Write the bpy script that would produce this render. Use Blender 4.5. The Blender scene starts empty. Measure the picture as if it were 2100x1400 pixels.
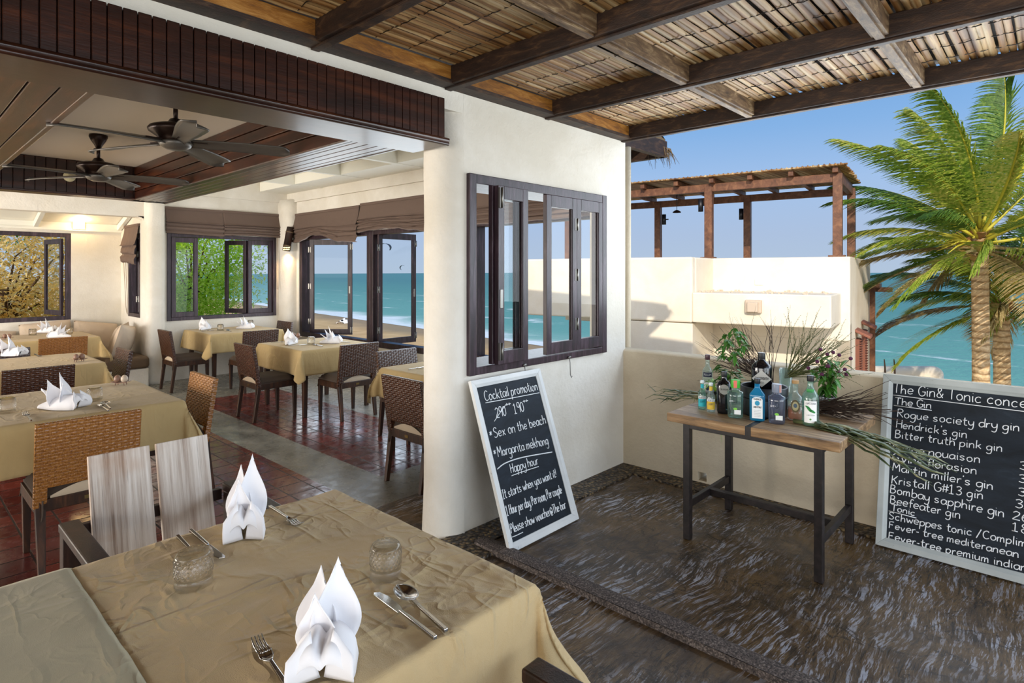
import bpy, bmesh, math, random
from mathutils import Vector, Matrix, noise as mnoise
random.seed(7)
SC = bpy.context.scene
COL = SC.collection
PI = math.pi

# ------------------------------------------------------------------ camera
F_PX, CX, CY, EYE = 1211.0, 1050.0, 558.0, 1.62
AZ = math.radians(42.8)
FW = Vector((math.cos(AZ), math.sin(AZ), 0)); RT = Vector((math.sin(AZ), -math.cos(AZ), 0))
cam_d = bpy.data.cameras.new('camera'); cam = bpy.data.objects.new('camera', cam_d); COL.objects.link(cam)
cam_d.sensor_width = 36.0; cam_d.lens = F_PX / 2100 * 36.0
cam_d.shift_x = 0.0; cam_d.shift_y = -(700 - CY) / 2100.0
cam_d.clip_start = 0.05; cam_d.clip_end = 20000
cam.location = (0, 0, EYE)
cam.rotation_euler = (PI / 2, 0, AZ - PI / 2)
SC.camera = cam

# ------------------------------------------------------------------ view, world, sun
SC.view_settings.view_transform = 'Standard'; SC.view_settings.look = 'None'
SC.view_settings.exposure = 0.0; SC.view_settings.gamma = 1.0; SC.view_settings.use_curve_mapping = False
SC.render.film_transparent = False

def lin(r, g=None, b=None):
    if g is None: r, g, b = int(r[1:3], 16), int(r[3:5], 16), int(r[5:7], 16)
    f = lambda c: (c / 255 / 12.92) if c / 255 <= .04045 else ((c / 255 + .055) / 1.055) ** 2.4
    return (f(r), f(g), f(b), 1)

wd = bpy.data.worlds.new('sky'); SC.world = wd; wd.use_nodes = True
nt = wd.node_tree; N = nt.nodes; L = nt.links; N.clear()
wo = N.new('ShaderNodeOutputWorld'); bg = N.new('ShaderNodeBackground'); L.new(bg.outputs[0], wo.inputs[0])
tc = N.new('ShaderNodeTexCoord'); sp = N.new('ShaderNodeSeparateXYZ'); L.new(tc.outputs['Generated'], sp.inputs[0])
rp = N.new('ShaderNodeValToRGB'); L.new(sp.outputs[2], rp.inputs[0])
el = rp.color_ramp.elements
el[0].position = 0.0; el[0].color = lin('#b3c6dc')
el[1].position = 1.0; el[1].color = lin('#2f6fb8')
for p, c in ((.06, '#adc2e0'), (.14, '#a3c2ea'), (.22, '#86b3e6'), (.33, '#68a0dc'), (.5, '#4a8cd0')):
    e = el.new(p); e.color = lin(c)
# hazy bright sky round the low afternoon sun, behind the terrace
SUN_AZ = Vector((0.885, 0.465, 0)).normalized()          # the way the sunlight travels
SUN_EL = math.radians(24)
def lobe(d, power, strength, col):
    vm = N.new('ShaderNodeVectorMath'); vm.operation = 'DOT_PRODUCT'
    L.new(tc.outputs['Generated'], vm.inputs[0]); vm.inputs[1].default_value = Vector(d).normalized()
    mx = N.new('ShaderNodeMath'); mx.operation = 'MAXIMUM'; L.new(vm.outputs['Value'], mx.inputs[0]); mx.inputs[1].default_value = 0
    pw = N.new('ShaderNodeMath'); pw.operation = 'POWER'; L.new(mx.outputs[0], pw.inputs[0]); pw.inputs[1].default_value = power
    ml = N.new('ShaderNodeMath'); ml.operation = 'MULTIPLY'; L.new(pw.outputs[0], ml.inputs[0]); ml.inputs[1].default_value = strength
    vs = N.new('ShaderNodeVectorMath'); vs.operation = 'SCALE'; vs.inputs[0].default_value = col; L.new(ml.outputs[0], vs.inputs['Scale'])
    return vs.outputs[0]
def vadd(a, b):
    v = N.new('ShaderNodeVectorMath'); v.operation = 'ADD'; L.new(a, v.inputs[0]); L.new(b, v.inputs[1]); return v.outputs[0]
tot = vadd(rp.outputs[0], lobe((-.84, -.42, .16), 3.0, 1.6, (1.0, .92, .82)))
tot = vadd(tot, lobe((.25, -.95, .20), 3.0, 1.0, (.86, .93, 1.0)))
L.new(tot, bg.inputs[0]); bg.inputs[1].default_value = 1.0
wd.cycles.sampling_method = 'MANUAL'; wd.cycles.sample_map_resolution = 512

sun_d = bpy.data.lights.new('sun', 'SUN'); sun_d.energy = 3.4; sun_d.color = (1.0, .89, .74); sun_d.angle = .012
sun = bpy.data.objects.new('sun', sun_d); COL.objects.link(sun)
sun_dir = Vector((SUN_AZ.x * math.cos(SUN_EL), SUN_AZ.y * math.cos(SUN_EL), -math.sin(SUN_EL)))
sun.rotation_euler = sun_dir.to_track_quat('-Z', 'Y').to_euler()

# added area lamps brightening the rooms from the open sides and sea windows
def fill_lamp(name, loc, aim, w, h, power, col):
    d = bpy.data.lights.new(name, 'AREA'); d.shape = 'RECTANGLE'; d.size = w; d.size_y = h; d.energy = power; d.color = col
    o = bpy.data.objects.new(name, d); COL.objects.link(o); o.location = loc; o.rotation_euler = Vector(aim).to_track_quat('-Z', 'Y').to_euler(); return o
fill_lamp('fill_west_dining', (-4.6, 7.2, 1.2), (1, -.06, .12), 4.6, 1.9, 560, (1.0, .93, .84))
fill_lamp('fill_west_terrace', (-4.6, -.5, 1.2), (1, .1, .05), 5.0, 1.9, 165, (1.0, .95, .88))
fill_lamp('fill_south', (1.5, -4.6, 1.4), (.1, 1, .12), 6.0, 2.2, 185, (.82, .92, 1.0))
fill_lamp('fill_east', (4.75, .2, 1.95), (-1, 0, .22), 4.6, 1.3, 90, (.86, .94, 1.0))
for _y, _w in ((8.3, 1.9), (6.3, 1.8), (4.3, 1.7)): fill_lamp('fill_sea_window', (4.78, _y, 1.4), (-1, 0, .05), _w, 1.5, 26, (.84, .93, 1.0))

# ------------------------------------------------------------------ helpers
def ray(u, v): return FW + RT * ((u - CX) / F_PX) + Vector((0, 0, -(v - CY) / F_PX))
EYEP = Vector((0, 0, EYE))
def at(u, v, z=None, x=None, y=None, d=None):
    """a point of the place measured from the photograph: the pixel's sight line met with a known plane"""
    r = ray(u, v)
    if d is not None: t = d
    elif z is not None: t = (z - EYE) / r.z
    elif x is not None: t = x / r.x
    else: t = y / r.y
    return EYEP + r * t

class MB:
    def __init__(s): s.v = []; s.f = []; s.sm = []
    def add(s, vs, fs, smooth=False):
        n = len(s.v); s.v.extend(tuple(p) for p in vs)
        for f in fs: s.f.append(tuple(i + n for i in f)); s.sm.append(smooth)
    def box(s, x0, x1, y0, y1, z0, z1):
        s.add([(x, y, z) for z in (z0, z1) for y in (y0, y1) for x in (x0, x1)],
              [(0, 2, 3, 1), (4, 5, 7, 6), (0, 1, 5, 4), (2, 6, 7, 3), (0, 4, 6, 2), (1, 3, 7, 5)])
    def obox(s, c, a, b, d):
        c, a, b, d = map(Vector, (c, a, b, d))
        s.add([c + a * i + b * j + d * k for k in (-1, 1) for j in (-1, 1) for i in (-1, 1)],
              [(0, 2, 3, 1), (4, 5, 7, 6), (0, 1, 5, 4), (2, 6, 7, 3), (0, 4, 6, 2), (1, 3, 7, 5)])
    def bar(s, p, q, w, h, up=(0, 0, 1)):
        p, q = Vector(p), Vector(q); d = q - p; u = Vector(up)
        a = d.cross(u).normalized() * w / 2; b = a.cross(d).normalized() * h / 2
        s.obox((p + q) / 2, d / 2, a, b)
    def taper(s, p, q, w0, w1, d0=None, d1=None, up=(0, 1, 0)):
        p, q = Vector(p), Vector(q); d = q - p; u = Vector(up)
        a = d.cross(u).normalized(); b = a.cross(d).normalized(); d0 = d0 or w0; d1 = d1 or w1
        vs = []
        for o, w, e in ((p, w0, d0), (q, w1, d1)):
            for i, j in ((-1, -1), (1, -1), (1, 1), (-1, 1)): vs.append(o + a * i * w / 2 + b * j * e / 2)
        s.add(vs, [(3, 2, 1, 0), (4, 5, 6, 7), (0, 1, 5, 4), (1, 2, 6, 5), (2, 3, 7, 6), (3, 0, 4, 7)])
    def tube(s, pts, r, n=6, caps=True):
        pts = [Vector(p) for p in pts]; m = len(pts)
        if m < 2: return
        rs = r if isinstance(r, (list, tuple)) else [r] * m
        vs = []; prev = None
        for i, p in enumerate(pts):
            d = (pts[min(i + 1, m - 1)] - pts[max(i - 1, 0)])
            if d.length < 1e-9: d = Vector((0, 0, 1))
            d.normalize()
            if prev is None:
                a = d.cross(Vector((0, 0, 1)));
                if a.length < 1e-3: a = d.cross(Vector((0, 1, 0)))
            else: a = prev - d * prev.dot(d)
            if a.length < 1e-6: a = d.orthogonal()
            a.normalize(); prev = a; b = d.cross(a)
            for k in range(n):
                t = 2 * PI * k / n; vs.append(p + (a * math.cos(t) + b * math.sin(t)) * rs[i])
        fs = [(i * n + k, i * n + (k + 1) % n, (i + 1) * n + (k + 1) % n, (i + 1) * n + k) for i in range(m - 1) for k in range(n)]
        if caps: fs += [tuple(range(n))[::-1], tuple((m - 1) * n + k for k in range(n))]
        s.add(vs, fs, True)
    def lathe(s, prof, n=24, o=(0, 0, 0), sx=1.0, sy=1.0, close=True, rot=0.0, pw=2.0):
        vs = []; m = len(prof)
        for r, z in prof:
            for k in range(n):
                t = 2 * PI * k / n; c, q = math.cos(t), math.sin(t)
                if pw != 2.0:
                    c = math.copysign(abs(c) ** (2 / pw), c); q = math.copysign(abs(q) ** (2 / pw), q)
                x, y = r * c * sx, r * q * sy
                vs.append((o[0] + x * math.cos(rot) - y * math.sin(rot), o[1] + x * math.sin(rot) + y * math.cos(rot), o[2] + z))
        fs = [(i * n + k, i * n + (k + 1) % n, (i + 1) * n + (k + 1) % n, (i + 1) * n + k) for i in range(m - 1) for k in range(n)]
        if close: fs += [tuple(range(n))[::-1], tuple((m - 1) * n + k for k in range(n))]
        s.add(vs, fs, True)
    def grid(s, fn, nu, nv, smooth=True, wrap=False):
        vs = [fn(i / nu, j / nv) for j in range(nv + 1) for i in range(nu + 1)]
        w = nu + 1
        fs = [(j * w + i, j * w + i + 1, (j + 1) * w + i + 1, (j + 1) * w + i) for j in range(nv) for i in range(nu)]
        s.add(vs, fs, smooth)
    def ribbon(s, pts, ws, nrm, smooth=True):
        pts = [Vector(p) for p in pts]; m = len(pts); vs = []
        for i, p in enumerate(pts):
            d = pts[min(i + 1, m - 1)] - pts[max(i - 1, 0)]
            a = d.cross(Vector(nrm));
            if a.length < 1e-9: a = Vector((1, 0, 0))
            a.normalize(); w = ws[i] if isinstance(ws, (list, tuple)) else ws
            vs += [p - a * w / 2, p + a * w / 2]
        s.add(vs, [(2 * i, 2 * i + 1, 2 * i + 3, 2 * i + 2) for i in range(m - 1)], smooth)
    def prism(s, poly, a, b, up):
        """polygon of (p, q) in axes a, b from origin up[0], extruded by vector up[1]"""
        o, e = Vector(up[0]), Vector(up[1]); a, b = Vector(a), Vector(b); n = len(poly)
        vs = [o + a * p + b * q for p, q in poly] + [o + a * p + b * q + e for p, q in poly]
        s.add(vs, [tuple(range(n))[::-1], tuple(range(n, 2 * n))] + [(i, (i + 1) % n, n + (i + 1) % n, n + i) for i in range(n)])
    def xf(s, M):
        s.v = [tuple(M @ Vector(p)) for p in s.v]; return s
    def build(s, name, mat, parent=None, bevel=0.0, solid=0.0, sub=0):
        me = bpy.data.meshes.new(name); me.from_pydata(s.v, [], s.f)
        me.polygons.foreach_set('use_smooth', s.sm); me.update()
        bm = bmesh.new(); bm.from_mesh(me); bmesh.ops.recalc_face_normals(bm, faces=bm.faces); bm.to_mesh(me); bm.free()
        o = bpy.data.objects.new(name, me); COL.objects.link(o)
        if mat: me.materials.append(mat)
        if parent: o.parent = parent
        if solid:
            m = o.modifiers.new('solid', 'SOLIDIFY'); m.thickness = solid; m.offset = 0
        if bevel:
            m = o.modifiers.new('bevel', 'BEVEL'); m.width = bevel; m.segments = 2; m.limit_method = 'ANGLE'; m.angle_limit = .6
        if sub:
            m = o.modifiers.new('sub', 'SUBSURF'); m.levels = sub; m.render_levels = sub
        return o

def tag(o, label=None, cat=None, group=None, kind=None):
    if label: o['label'] = label
    if cat: o['category'] = cat
    if group: o['group'] = group
    if kind: o['kind'] = kind
    return o
def empty(name, loc=(0, 0, 0), rz=0.0, label=None, cat=None, group=None):
    o = bpy.data.objects.new(name, None); COL.objects.link(o); o.empty_display_size = .05
    o.location = loc; o.rotation_euler = (0, 0, rz); return tag(o, label, cat, group)
def copy_tree(o, parent=None):
    c = o.copy(); COL.objects.link(c)
    if parent: c.parent = parent
    for ch in list(o.children): copy_tree(ch, c)
    return c
def struct(o): o['kind'] = 'structure'; return o
USED = {}
def again(key, make):
    """first call builds the thing, later calls copy it with its parts"""
    if key not in USED: USED[key] = make(); return USED[key]
    return copy_tree(USED[key])
def place(o, loc, rz=0.0, label=None, group=None, sc=None):
    o.location = loc; o.rotation_euler = (0, 0, rz)
    if label: o['label'] = label
    if group: o['group'] = group
    if sc: o.scale = (sc, sc, sc) if not isinstance(sc, tuple) else sc
    return o
def fbm(x, y, z=0.0, o=3):
    return mnoise.fractal(Vector((x, y, z)), 1.0, 2.0, o)
# ------------------------------------------------------------------ materials
def newmat(name, col=(.8, .8, .8, 1), rough=.6, metal=0.0, spec=.5, coat=0.0, trans=0.0):
    m = bpy.data.materials.new(name); m.use_nodes = True; b = m.node_tree.nodes['Principled BSDF']
    if isinstance(col, str): col = lin(col)
    b.inputs['Base Color'].default_value = col; b.inputs['Roughness'].default_value = rough; b.inputs['Metallic'].default_value = metal
    b.inputs['Specular IOR Level'].default_value = spec
    if coat: b.inputs['Coat Weight'].default_value = coat; b.inputs['Coat Roughness'].default_value = .12
    if trans: b.inputs['Transmission Weight'].default_value = trans
    return m
class G:
    """node shorthand for one material"""
    def __init__(s, m): s.m = m; s.t = m.node_tree; s.n = s.t.nodes; s.l = s.t.links; s.b = s.n['Principled BSDF']; s.c = s.n.new('ShaderNodeTexCoord').outputs['Object']
    def set(s, inp, out): s.l.new(out, s.b.inputs[inp])
    def map(s, sc=(1, 1, 1), rot=(0, 0, 0), src=None):
        k = s.n.new('ShaderNodeMapping'); s.l.new(src or s.c, k.inputs[0]); k.inputs['Scale'].default_value = sc; k.inputs['Rotation'].default_value = rot; return k.outputs[0]
    def noise(s, scale, detail=4, vec=None, rough=.55, dist=0.0, typ=None):
        k = s.n.new('ShaderNodeTexNoise'); s.l.new(vec or s.c, k.inputs['Vector']); k.inputs['Scale'].default_value = scale
        k.inputs['Detail'].default_value = detail; k.inputs['Roughness'].default_value = rough; k.inputs['Distortion'].default_value = dist
        if typ: k.noise_type = typ
        return k.outputs[0]
    def voro(s, scale, vec=None, feat='F1', out='Distance'):
        k = s.n.new('ShaderNodeTexVoronoi'); s.l.new(vec or s.c, k.inputs['Vector']); k.inputs['Scale'].default_value = scale; k.feature = feat; return k.outputs[out]
    def wave(s, scale, vec=None, dist=4, detail=3, direction='X', dscale=1.0):
        k = s.n.new('ShaderNodeTexWave'); s.l.new(vec or s.c, k.inputs['Vector']); k.inputs['Scale'].default_value = scale; k.inputs['Distortion'].default_value = dist
        k.inputs['Detail'].default_value = detail; k.inputs['Detail Scale'].default_value = dscale; k.bands_direction = direction; return k.outputs['Fac']
    def ramp(s, fac, stops):
        k = s.n.new('ShaderNodeValToRGB'); s.l.new(fac, k.inputs[0]); e = k.color_ramp.elements
        while len(e) < len(stops): e.new(.5)
        for i, (p, c) in enumerate(stops):
            e[i].position = p; e[i].color = lin(c) if isinstance(c, str) else ((c, c, c, 1) if isinstance(c, (int, float)) else c)
        return k.outputs[0]
    def mix(s, fac, a, b, mode='MIX'):
        k = s.n.new('ShaderNodeMix'); k.data_type = 'RGBA'; k.blend_type = mode
        for i, x in ((0, fac), (6, a), (7, b)):
            if isinstance(x, (int, float)): k.inputs[i].default_value = x if i == 0 else (x, x, x, 1)
            elif isinstance(x, (tuple, str)): k.inputs[i].default_value = lin(x) if isinstance(x, str) else x
            else: s.l.new(x, k.inputs[i])
        return k.outputs[2]
    def math(s, op, a, b=0.0):
        k = s.n.new('ShaderNodeMath'); k.operation = op
        for i, x in ((0, a), (1, b)):
            if isinstance(x, (int, float)): k.inputs[i].default_value = x
            else: s.l.new(x, k.inputs[i])
        return k.outputs[0]
    def sep(s, vec=None):
        k = s.n.new('ShaderNodeSeparateXYZ'); s.l.new(vec or s.c, k.inputs[0]); return k.outputs
    def bump(s, h, strength=.4, dist=.01):
        k = s.n.new('ShaderNodeBump'); k.inputs['Strength'].default_value = strength; k.inputs['Distance'].default_value = dist
        s.l.new(h, k.inputs['Height']); s.l.new(k.outputs[0], s.b.inputs['Normal']); return k.outputs[0]
    def objrand(s):
        return s.n.new('ShaderNodeObjectInfo').outputs['Random']
    def glass_mix(s, col, f0=.05, rough=.01):
        """clear sheet: see-through with the mirror share of real glass, the same from both sides"""
        out = s.n['Material Output']; tr = s.n.new('ShaderNodeBsdfTransparent'); gl = s.n.new('ShaderNodeBsdfGlossy'); mx = s.n.new('ShaderNodeMixShader'); lw = s.n.new('ShaderNodeLayerWeight')
        lw.inputs[0].default_value = .5; tr.inputs[0].default_value = col; gl.inputs['Roughness'].default_value = rough
        m2 = s.math('ADD', f0, s.math('MULTIPLY', s.math('POWER', lw.outputs['Facing'], 5.0), .9))
        s.l.new(m2, mx.inputs[0]); s.l.new(tr.outputs[0], mx.inputs[1]); s.l.new(gl.outputs[0], mx.inputs[2]); s.l.new(mx.outputs[0], out.inputs[0]); s.n.remove(s.b)

def wood(name, dark, mid, light, rough=.45, scale=(1, 12, 12), bump=.25, coat=0.0, big=3.0):
    m = newmat(name, mid, rough, coat=coat); g = G(m); v = g.map(scale)
    n = g.noise(big, 6, v, .65, .6); g.set('Base Color', g.ramp(n, [(.30, dark), (.52, mid), (.72, light)]))
    n2 = g.noise(big * 9, 3, v); g.bump(g.math('ADD', n, n2), bump, .004); return m
def plaster(name, base, stain, rough=.85, bump=.5, grime=.35):
    m = newmat(name, base, rough, spec=.25); g = G(m)
    n = g.noise(1.3, 5, None, .6, .4); col = g.ramp(n, [(.35, stain), (.62, base)])
    fine = g.noise(9, 5, None, .6)
    col = g.mix(g.ramp(fine, [(.35, grime), (.6, 0.0)]), col, stain)
    g.set('Base Color', col)
    h = g.math('ADD', g.math('MULTIPLY', g.noise(5, 4), 1.0), g.math('MULTIPLY', g.noise(45, 4), .35))
    g.bump(h, bump, .02); return m
MAT = {}
MAT['wall'] = plaster('white_plaster', '#e7e2d8', '#d8d1c3', grime=.25)
MAT['cream'] = plaster('cream_plaster', '#ddd0b8', '#cdbfa5', bump=.55)
MAT['facade'] = plaster('facade_plaster', '#efe6d4', '#e4d8c2', bump=.25, grime=.15)
MAT['ceil'] = newmat('ceiling_paint', '#e8e0d4', .8, spec=.2)
MAT['trimwhite'] = newmat('white_trim_paint', '#e9e6da', .55)
MAT['gloss'] = wood('varnished_plank', '#160703', '#2c1208', '#4a230f', .30, (1, 1, 9), .10, coat=.15, big=2.0)
MAT['glossY'] = wood('varnished_soffit', '#1a0904', '#35170b', '#5a3016', .30, (9, 1, 9), .12, coat=.1, big=2.0)
MAT['darkwood'] = wood('dark_wood', '#140a07', '#2a1711', '#43281e', .42, (6, 6, 1.2), .2, big=4)
MAT['frame'] = wood('window_frame_wood', '#1c1214', '#33222a', '#54414c', .4, (8, 8, 1), .3, big=3)
MAT['leg'] = wood('chair_leg_wood', '#1d0f09', '#38200f', '#583520', .4, (8, 8, 1), .15, big=4)
MAT['rafter'] = wood('weathered_rafter', '#180c07', '#2e1b10', '#5a4028', .6, (2, 2, 8), .4, big=4)
MAT['ledger'] = wood('honey_batten', '#5d360f', '#94601f', '#b98642', .55, (2, 9, 9), .4, big=3)
MAT['rafterX'] = wood('grey_batten', '#3a2a1b', '#6a5136', '#a08a68', .6, (2, 9, 9), .4, big=4)
MAT['steel_dark'] = newmat('black_steel', '#140e0d', .45, 0.0)
g = G(MAT['steel_dark']); g.set('Base Color', g.ramp(g.noise(30, 4), [(.4, '#0e0909'), (.75, '#2a2020')]))
def bamboo():
    m = newmat('split_bamboo', '#6a4a25', .5); g = G(m); x, y, z = g.sep()
    v = g.map((2.2, 26, 1)); n = g.noise(1.0, 5, v, .6, .2); n2 = g.noise(1.0, 2, g.map((.25, 28, 1)))
    c1 = g.ramp(n2, [(.30, '#63401d'), (.43, '#9a6c3a'), (.58, '#bf9e6c'), (.72, '#dfccA4')])
    c2 = g.mix(g.ramp(n, [(.35, .55), (.65, 0.0)]), c1, '#2e1a0a'); g.set('Base Color', c2)
    g.bump(n, .3, .004); return m
MAT['bamboo'] = bamboo()
def tile():
    m = newmat('terracotta_tile', '#6a2a20', .2, spec=.5); g = G(m)
    k = g.n.new('ShaderNodeTexBrick'); g.l.new(g.map((1, 1, 1)), k.inputs['Vector'])
    k.offset = 0.0; k.squash = 1.0; k.inputs['Scale'].default_value = 1.0; k.inputs['Brick Width'].default_value = .205; k.inputs['Row Height'].default_value = .205
    k.inputs['Mortar Size'].default_value = .0065; k.inputs['Mortar Smooth'].default_value = .3; k.inputs['Bias'].default_value = -.1
    k.inputs['Color1'].default_value = lin('#713026'); k.inputs['Color2'].default_value = lin('#461a16'); k.inputs['Mortar'].default_value = lin('#140b0a')
    n = g.noise(6, 5); g.set('Base Color', g.mix(g.ramp(n, [(.45, .0), (.85, .3)]), k.outputs['Color'], '#84423a'))
    g.set('Roughness', g.ramp(g.math('ADD', g.noise(14, 4), g.math('MULTIPLY', k.outputs['Fac'], .5)), [(.35, .12), (.8, .42)]))
    h = g.math('SUBTRACT', g.math('MULTIPLY', g.noise(5, 2), .2), g.math('MULTIPLY', k.outputs['Fac'], 1.0)); g.bump(h, .4, .004); return m
MAT['tile'] = tile()
def concrete():
    m = newmat('polished_concrete', '#8d8a80', .25); g = G(m); n = g.noise(2.2, 8, None, .65, .8); n2 = g.noise(11, 6, None, .7)
    c = g.ramp(n, [(.3, '#5e5c54'), (.5, '#827f75'), (.7, '#a29e92')]); g.set('Base Color', g.mix(g.ramp(n2, [(.4, .0), (.7, .4)]), c, '#5a564d'))
    g.set('Roughness', g.ramp(n2, [(.3, .18), (.7, .4)])); g.bump(n2, .12, .005); return m
MAT['concrete'] = concrete()
def stamped():
    m = newmat('stamped_concrete', '#4a3a28', .45); g = G(m)
    def warp(sc, amp, src=None):
        nz = g.n.new('ShaderNodeTexNoise'); g.l.new(g.c, nz.inputs['Vector']); nz.inputs['Scale'].default_value = sc; nz.inputs['Detail'].default_value = 2
        k = g.n.new('ShaderNodeVectorMath'); k.operation = 'SCALE'; g.l.new(nz.outputs['Color'], k.inputs[0]); k.inputs['Scale'].default_value = amp
        v = g.n.new('ShaderNodeVectorMath'); v.operation = 'ADD'; g.l.new(src or g.c, v.inputs[0]); g.l.new(k.outputs[0], v.inputs[1]); return v.outputs[0]
    wp, wq = warp(7.0, .022, warp(1.5, .22)), warp(6.0, .022, warp(1.1, .28))
    a = g.noise(1.0, 9, g.map((4.2, 46, 1), (0, 0, .95), wp), .70, .15); b = g.noise(1.0, 9, g.map((4.2, 42, 1), (0, 0, -.15), wq), .70, .15)
    sel = g.ramp(g.noise(1.15, 3, None, .55, .8), [(.47, 0.0), (.53, 1.0)]); st = g.mix(sel, a, b)
    st2 = g.noise(1.0, 6, g.map((11, 120, 1), (0, 0, .8), wp), .75, .1); crack = g.math('ABSOLUTE', g.math('SUBTRACT', g.noise(2.6, 5, None, .6, .9), .5))
    big = g.noise(1.4, 5, None, .6, .6); mid = g.noise(9, 6, None, .7, .4)
    base = g.ramp(mid, [(.34, '#2c2117'), (.5, '#4b3a27'), (.66, '#685337')])
    base = g.mix(g.ramp(big, [(.46, 0.0), (.64, .6)]), base, '#75592e')
    s3 = g.math('ADD', g.math('MULTIPLY', st, .58), g.math('MULTIPLY', st2, .42))
    glint = g.ramp(s3, [(.515, 0.0), (.548, 1.0)]); patch = g.ramp(g.noise(1.3, 6, None, .7, .5), [(.42, .05), (.60, 1.0)])  # sky glints painted in as bluish pale streaks, gathered in patches
    col = g.mix(g.math('MULTIPLY', glint, patch), base, '#a9adb8'); lo = g.ramp(s3, [(.41, .9), (.47, 0.0)])
    col = g.mix(lo, col, '#1c150e'); col = g.mix(g.ramp(crack, [(.0, .85), (.012, 0.0)]), col, '#120d08'); g.set('Base Color', col)
    g.set('Roughness', g.ramp(s3, [(.42, .28), (.6, .5)]))
    g.bump(g.math('ADD', s3, g.math('MULTIPLY', mid, .3)), .4, .012); return m
MAT['bounce'] = plaster('pale_bounce_floor', '#d8cfbe', '#c2b8a4', .9, .3)
MAT['stamped'] = stamped()
def pebbles():
    m = newmat('pebble_band', '#5e4d38', .5); g = G(m); v = g.voro(38, g.map((1, 1, .8))); cc = g.voro(38, g.map((1, 1, .8)), out='Color')
    k = g.n.new('ShaderNodeSeparateColor'); g.l.new(cc, k.inputs[0])
    c = g.ramp(k.outputs[0], [(.1, '#3d2f22'), (.45, '#6d583b'), (.75, '#8f7a55'), (.95, '#5b4f45')]); g.set('Base Color', g.mix(g.ramp(v, [(.38, 0.0), (.55, .9)]), c, '#1c1610'))
    h = g.math('SUBTRACT', 1.0, v); g.bump(h, 1.0, .02); return m
MAT['pebble'] = pebbles()
def kerbm():
    m = newmat('gritty_nosing', '#574c47', .8); g = G(m); n = g.noise(120, 3); g.set('Base Color', g.ramp(n, [(.35, '#2c2624'), (.55, '#5c514b'), (.72, '#8f847c')])); g.bump(n, .7, .004); return m
MAT['kerb'] = kerbm()
def cloth(name, c0, c1, wr=.5):
    m = newmat(name, c1, .85, spec=.2); g = G(m)
    n = g.noise(2.2, 5, None, .6, .6); g.set('Base Color', g.ramp(n, [(.3, c0), (.7, c1)]))
    def crease(vec, sc, wid):
        w = g.noise(sc, 2, vec, .5, .35); r = g.math('ABSOLUTE', g.math('SUBTRACT', w, .5)); return g.ramp(r, [(0.0, 1.0), (wid, .22), (wid * 3.5, 0.0)])
    fade = g.ramp(g.noise(2.4, 2), [(.40, .1), (.62, 1.0)])
    rid = g.math('ADD', crease(g.map((1.0, 2.6, 1), (0, 0, .5)), 2.4, .05), g.math('MULTIPLY', crease(g.map((2.8, 1.0, 1), (0, 0, -.4)), 2.6, .05), .8))
    rid = g.math('MULTIPLY', g.math('ADD', rid, g.math('MULTIPLY', crease(g.map((1.2, 1.0, 1)), 8.5, .05), .35)), fade)
    h = g.math('ADD', g.math('MULTIPLY', g.noise(5.5, 3), .8), rid)
    g.bump(g.math('ADD', h, g.math('MULTIPLY', g.noise(420, 1), .08)), wr, .015); g.b.inputs['Sheen Weight'].default_value = .15; return m
MAT['cloth'] = cloth('sand_tablecloth', '#c2a87c', '#d4bb8e', 1.0)
MAT['clothfar'] = cloth('sand_tablecloth_smooth', '#b69d6e', '#c4ab7b', .25)
MAT['clothpale'] = cloth('pale_tablecloth', '#b5ab8c', '#c2b899', .3)
MAT['napkin'] = newmat('white_linen', '#f4f3f6', .8, spec=.2); g = G(MAT['napkin']); g.bump(g.math('ADD', g.noise(30, 3), g.math('MULTIPLY', g.noise(600, 1), .2)), .15, .004)
MAT['pillow'] = newmat('beige_cushion_cotton', '#c9b6a0', .75, spec=.25); g = G(MAT['pillow']); g.bump(g.noise(7, 4, None, .6, .8), .5, .02)
MAT['pad'] = newmat('brown_seat_pad', '#6b5844', .7, spec=.3); g = G(MAT['pad']); g.bump(g.noise(9, 4, None, .6, .8), .4, .015)
MAT['seatcush'] = newmat('taupe_seat_cushion', '#4e4239', .75, spec=.3); g = G(MAT['seatcush']); g.bump(g.noise(14, 4, None, .6, .6), .35, .01)
MAT['piping'] = newmat('pale_cushion_lining', '#c9b79e', .8)
MAT['blind'] = newmat('taupe_blind_fabric', '#6b5a51', .8, spec=.2); g = G(MAT['blind']); g.bump(g.math('ADD', g.noise(6, 3, None, .5, .8), g.math('MULTIPLY', g.noise(300, 1), .1)), .35, .015)
def rattan(name, a, b, c):
    m = newmat(name, b, .27, spec=.65, coat=.3); g = G(m); n = g.noise(140, 2); n2 = g.noise(3, 2)
    col = g.ramp(n, [(.15, a), (.5, b), (.85, c)]); g.set('Base Color', g.mix(g.math('MULTIPLY', n2, .5), col, a)); g.bump(g.noise(260, 2), .25, .002); return m
MAT['rattan'] = rattan('honey_rattan', '#5e3410', '#a0672c', '#cf9a54')
MAT['rattandark'] = rattan('brown_rattan', '#1f0e08', '#4a2a18', '#80553a')
def plankwood():
    m = newmat('silvered_driftwood', '#a0948a', .7); g = G(m); v = g.map((1, .05, .03)); v2 = g.map((1, .04, .02)); n = g.noise(32, 8, v, .65, 0.0); n2 = g.noise(110, 4, v2, .7)
    c = g.ramp(n, [(.30, '#6b5546'), (.40, '#a8978a'), (.52, '#cfc5bb'), (.68, '#ebe5df')]); c = g.mix(g.ramp(n2, [(.60, 0.0), (.70, .6)]), c, '#3a2a20')
    c = g.mix(g.ramp(g.noise(4, 3), [(.55, 0.0), (.75, .45)]), c, '#a8764a'); g.set('Base Color', c); g.bump(g.math('ADD', n, g.math('MULTIPLY', n2, .6)), .6, .006); return m
MAT['plank'] = plankwood()
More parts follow.
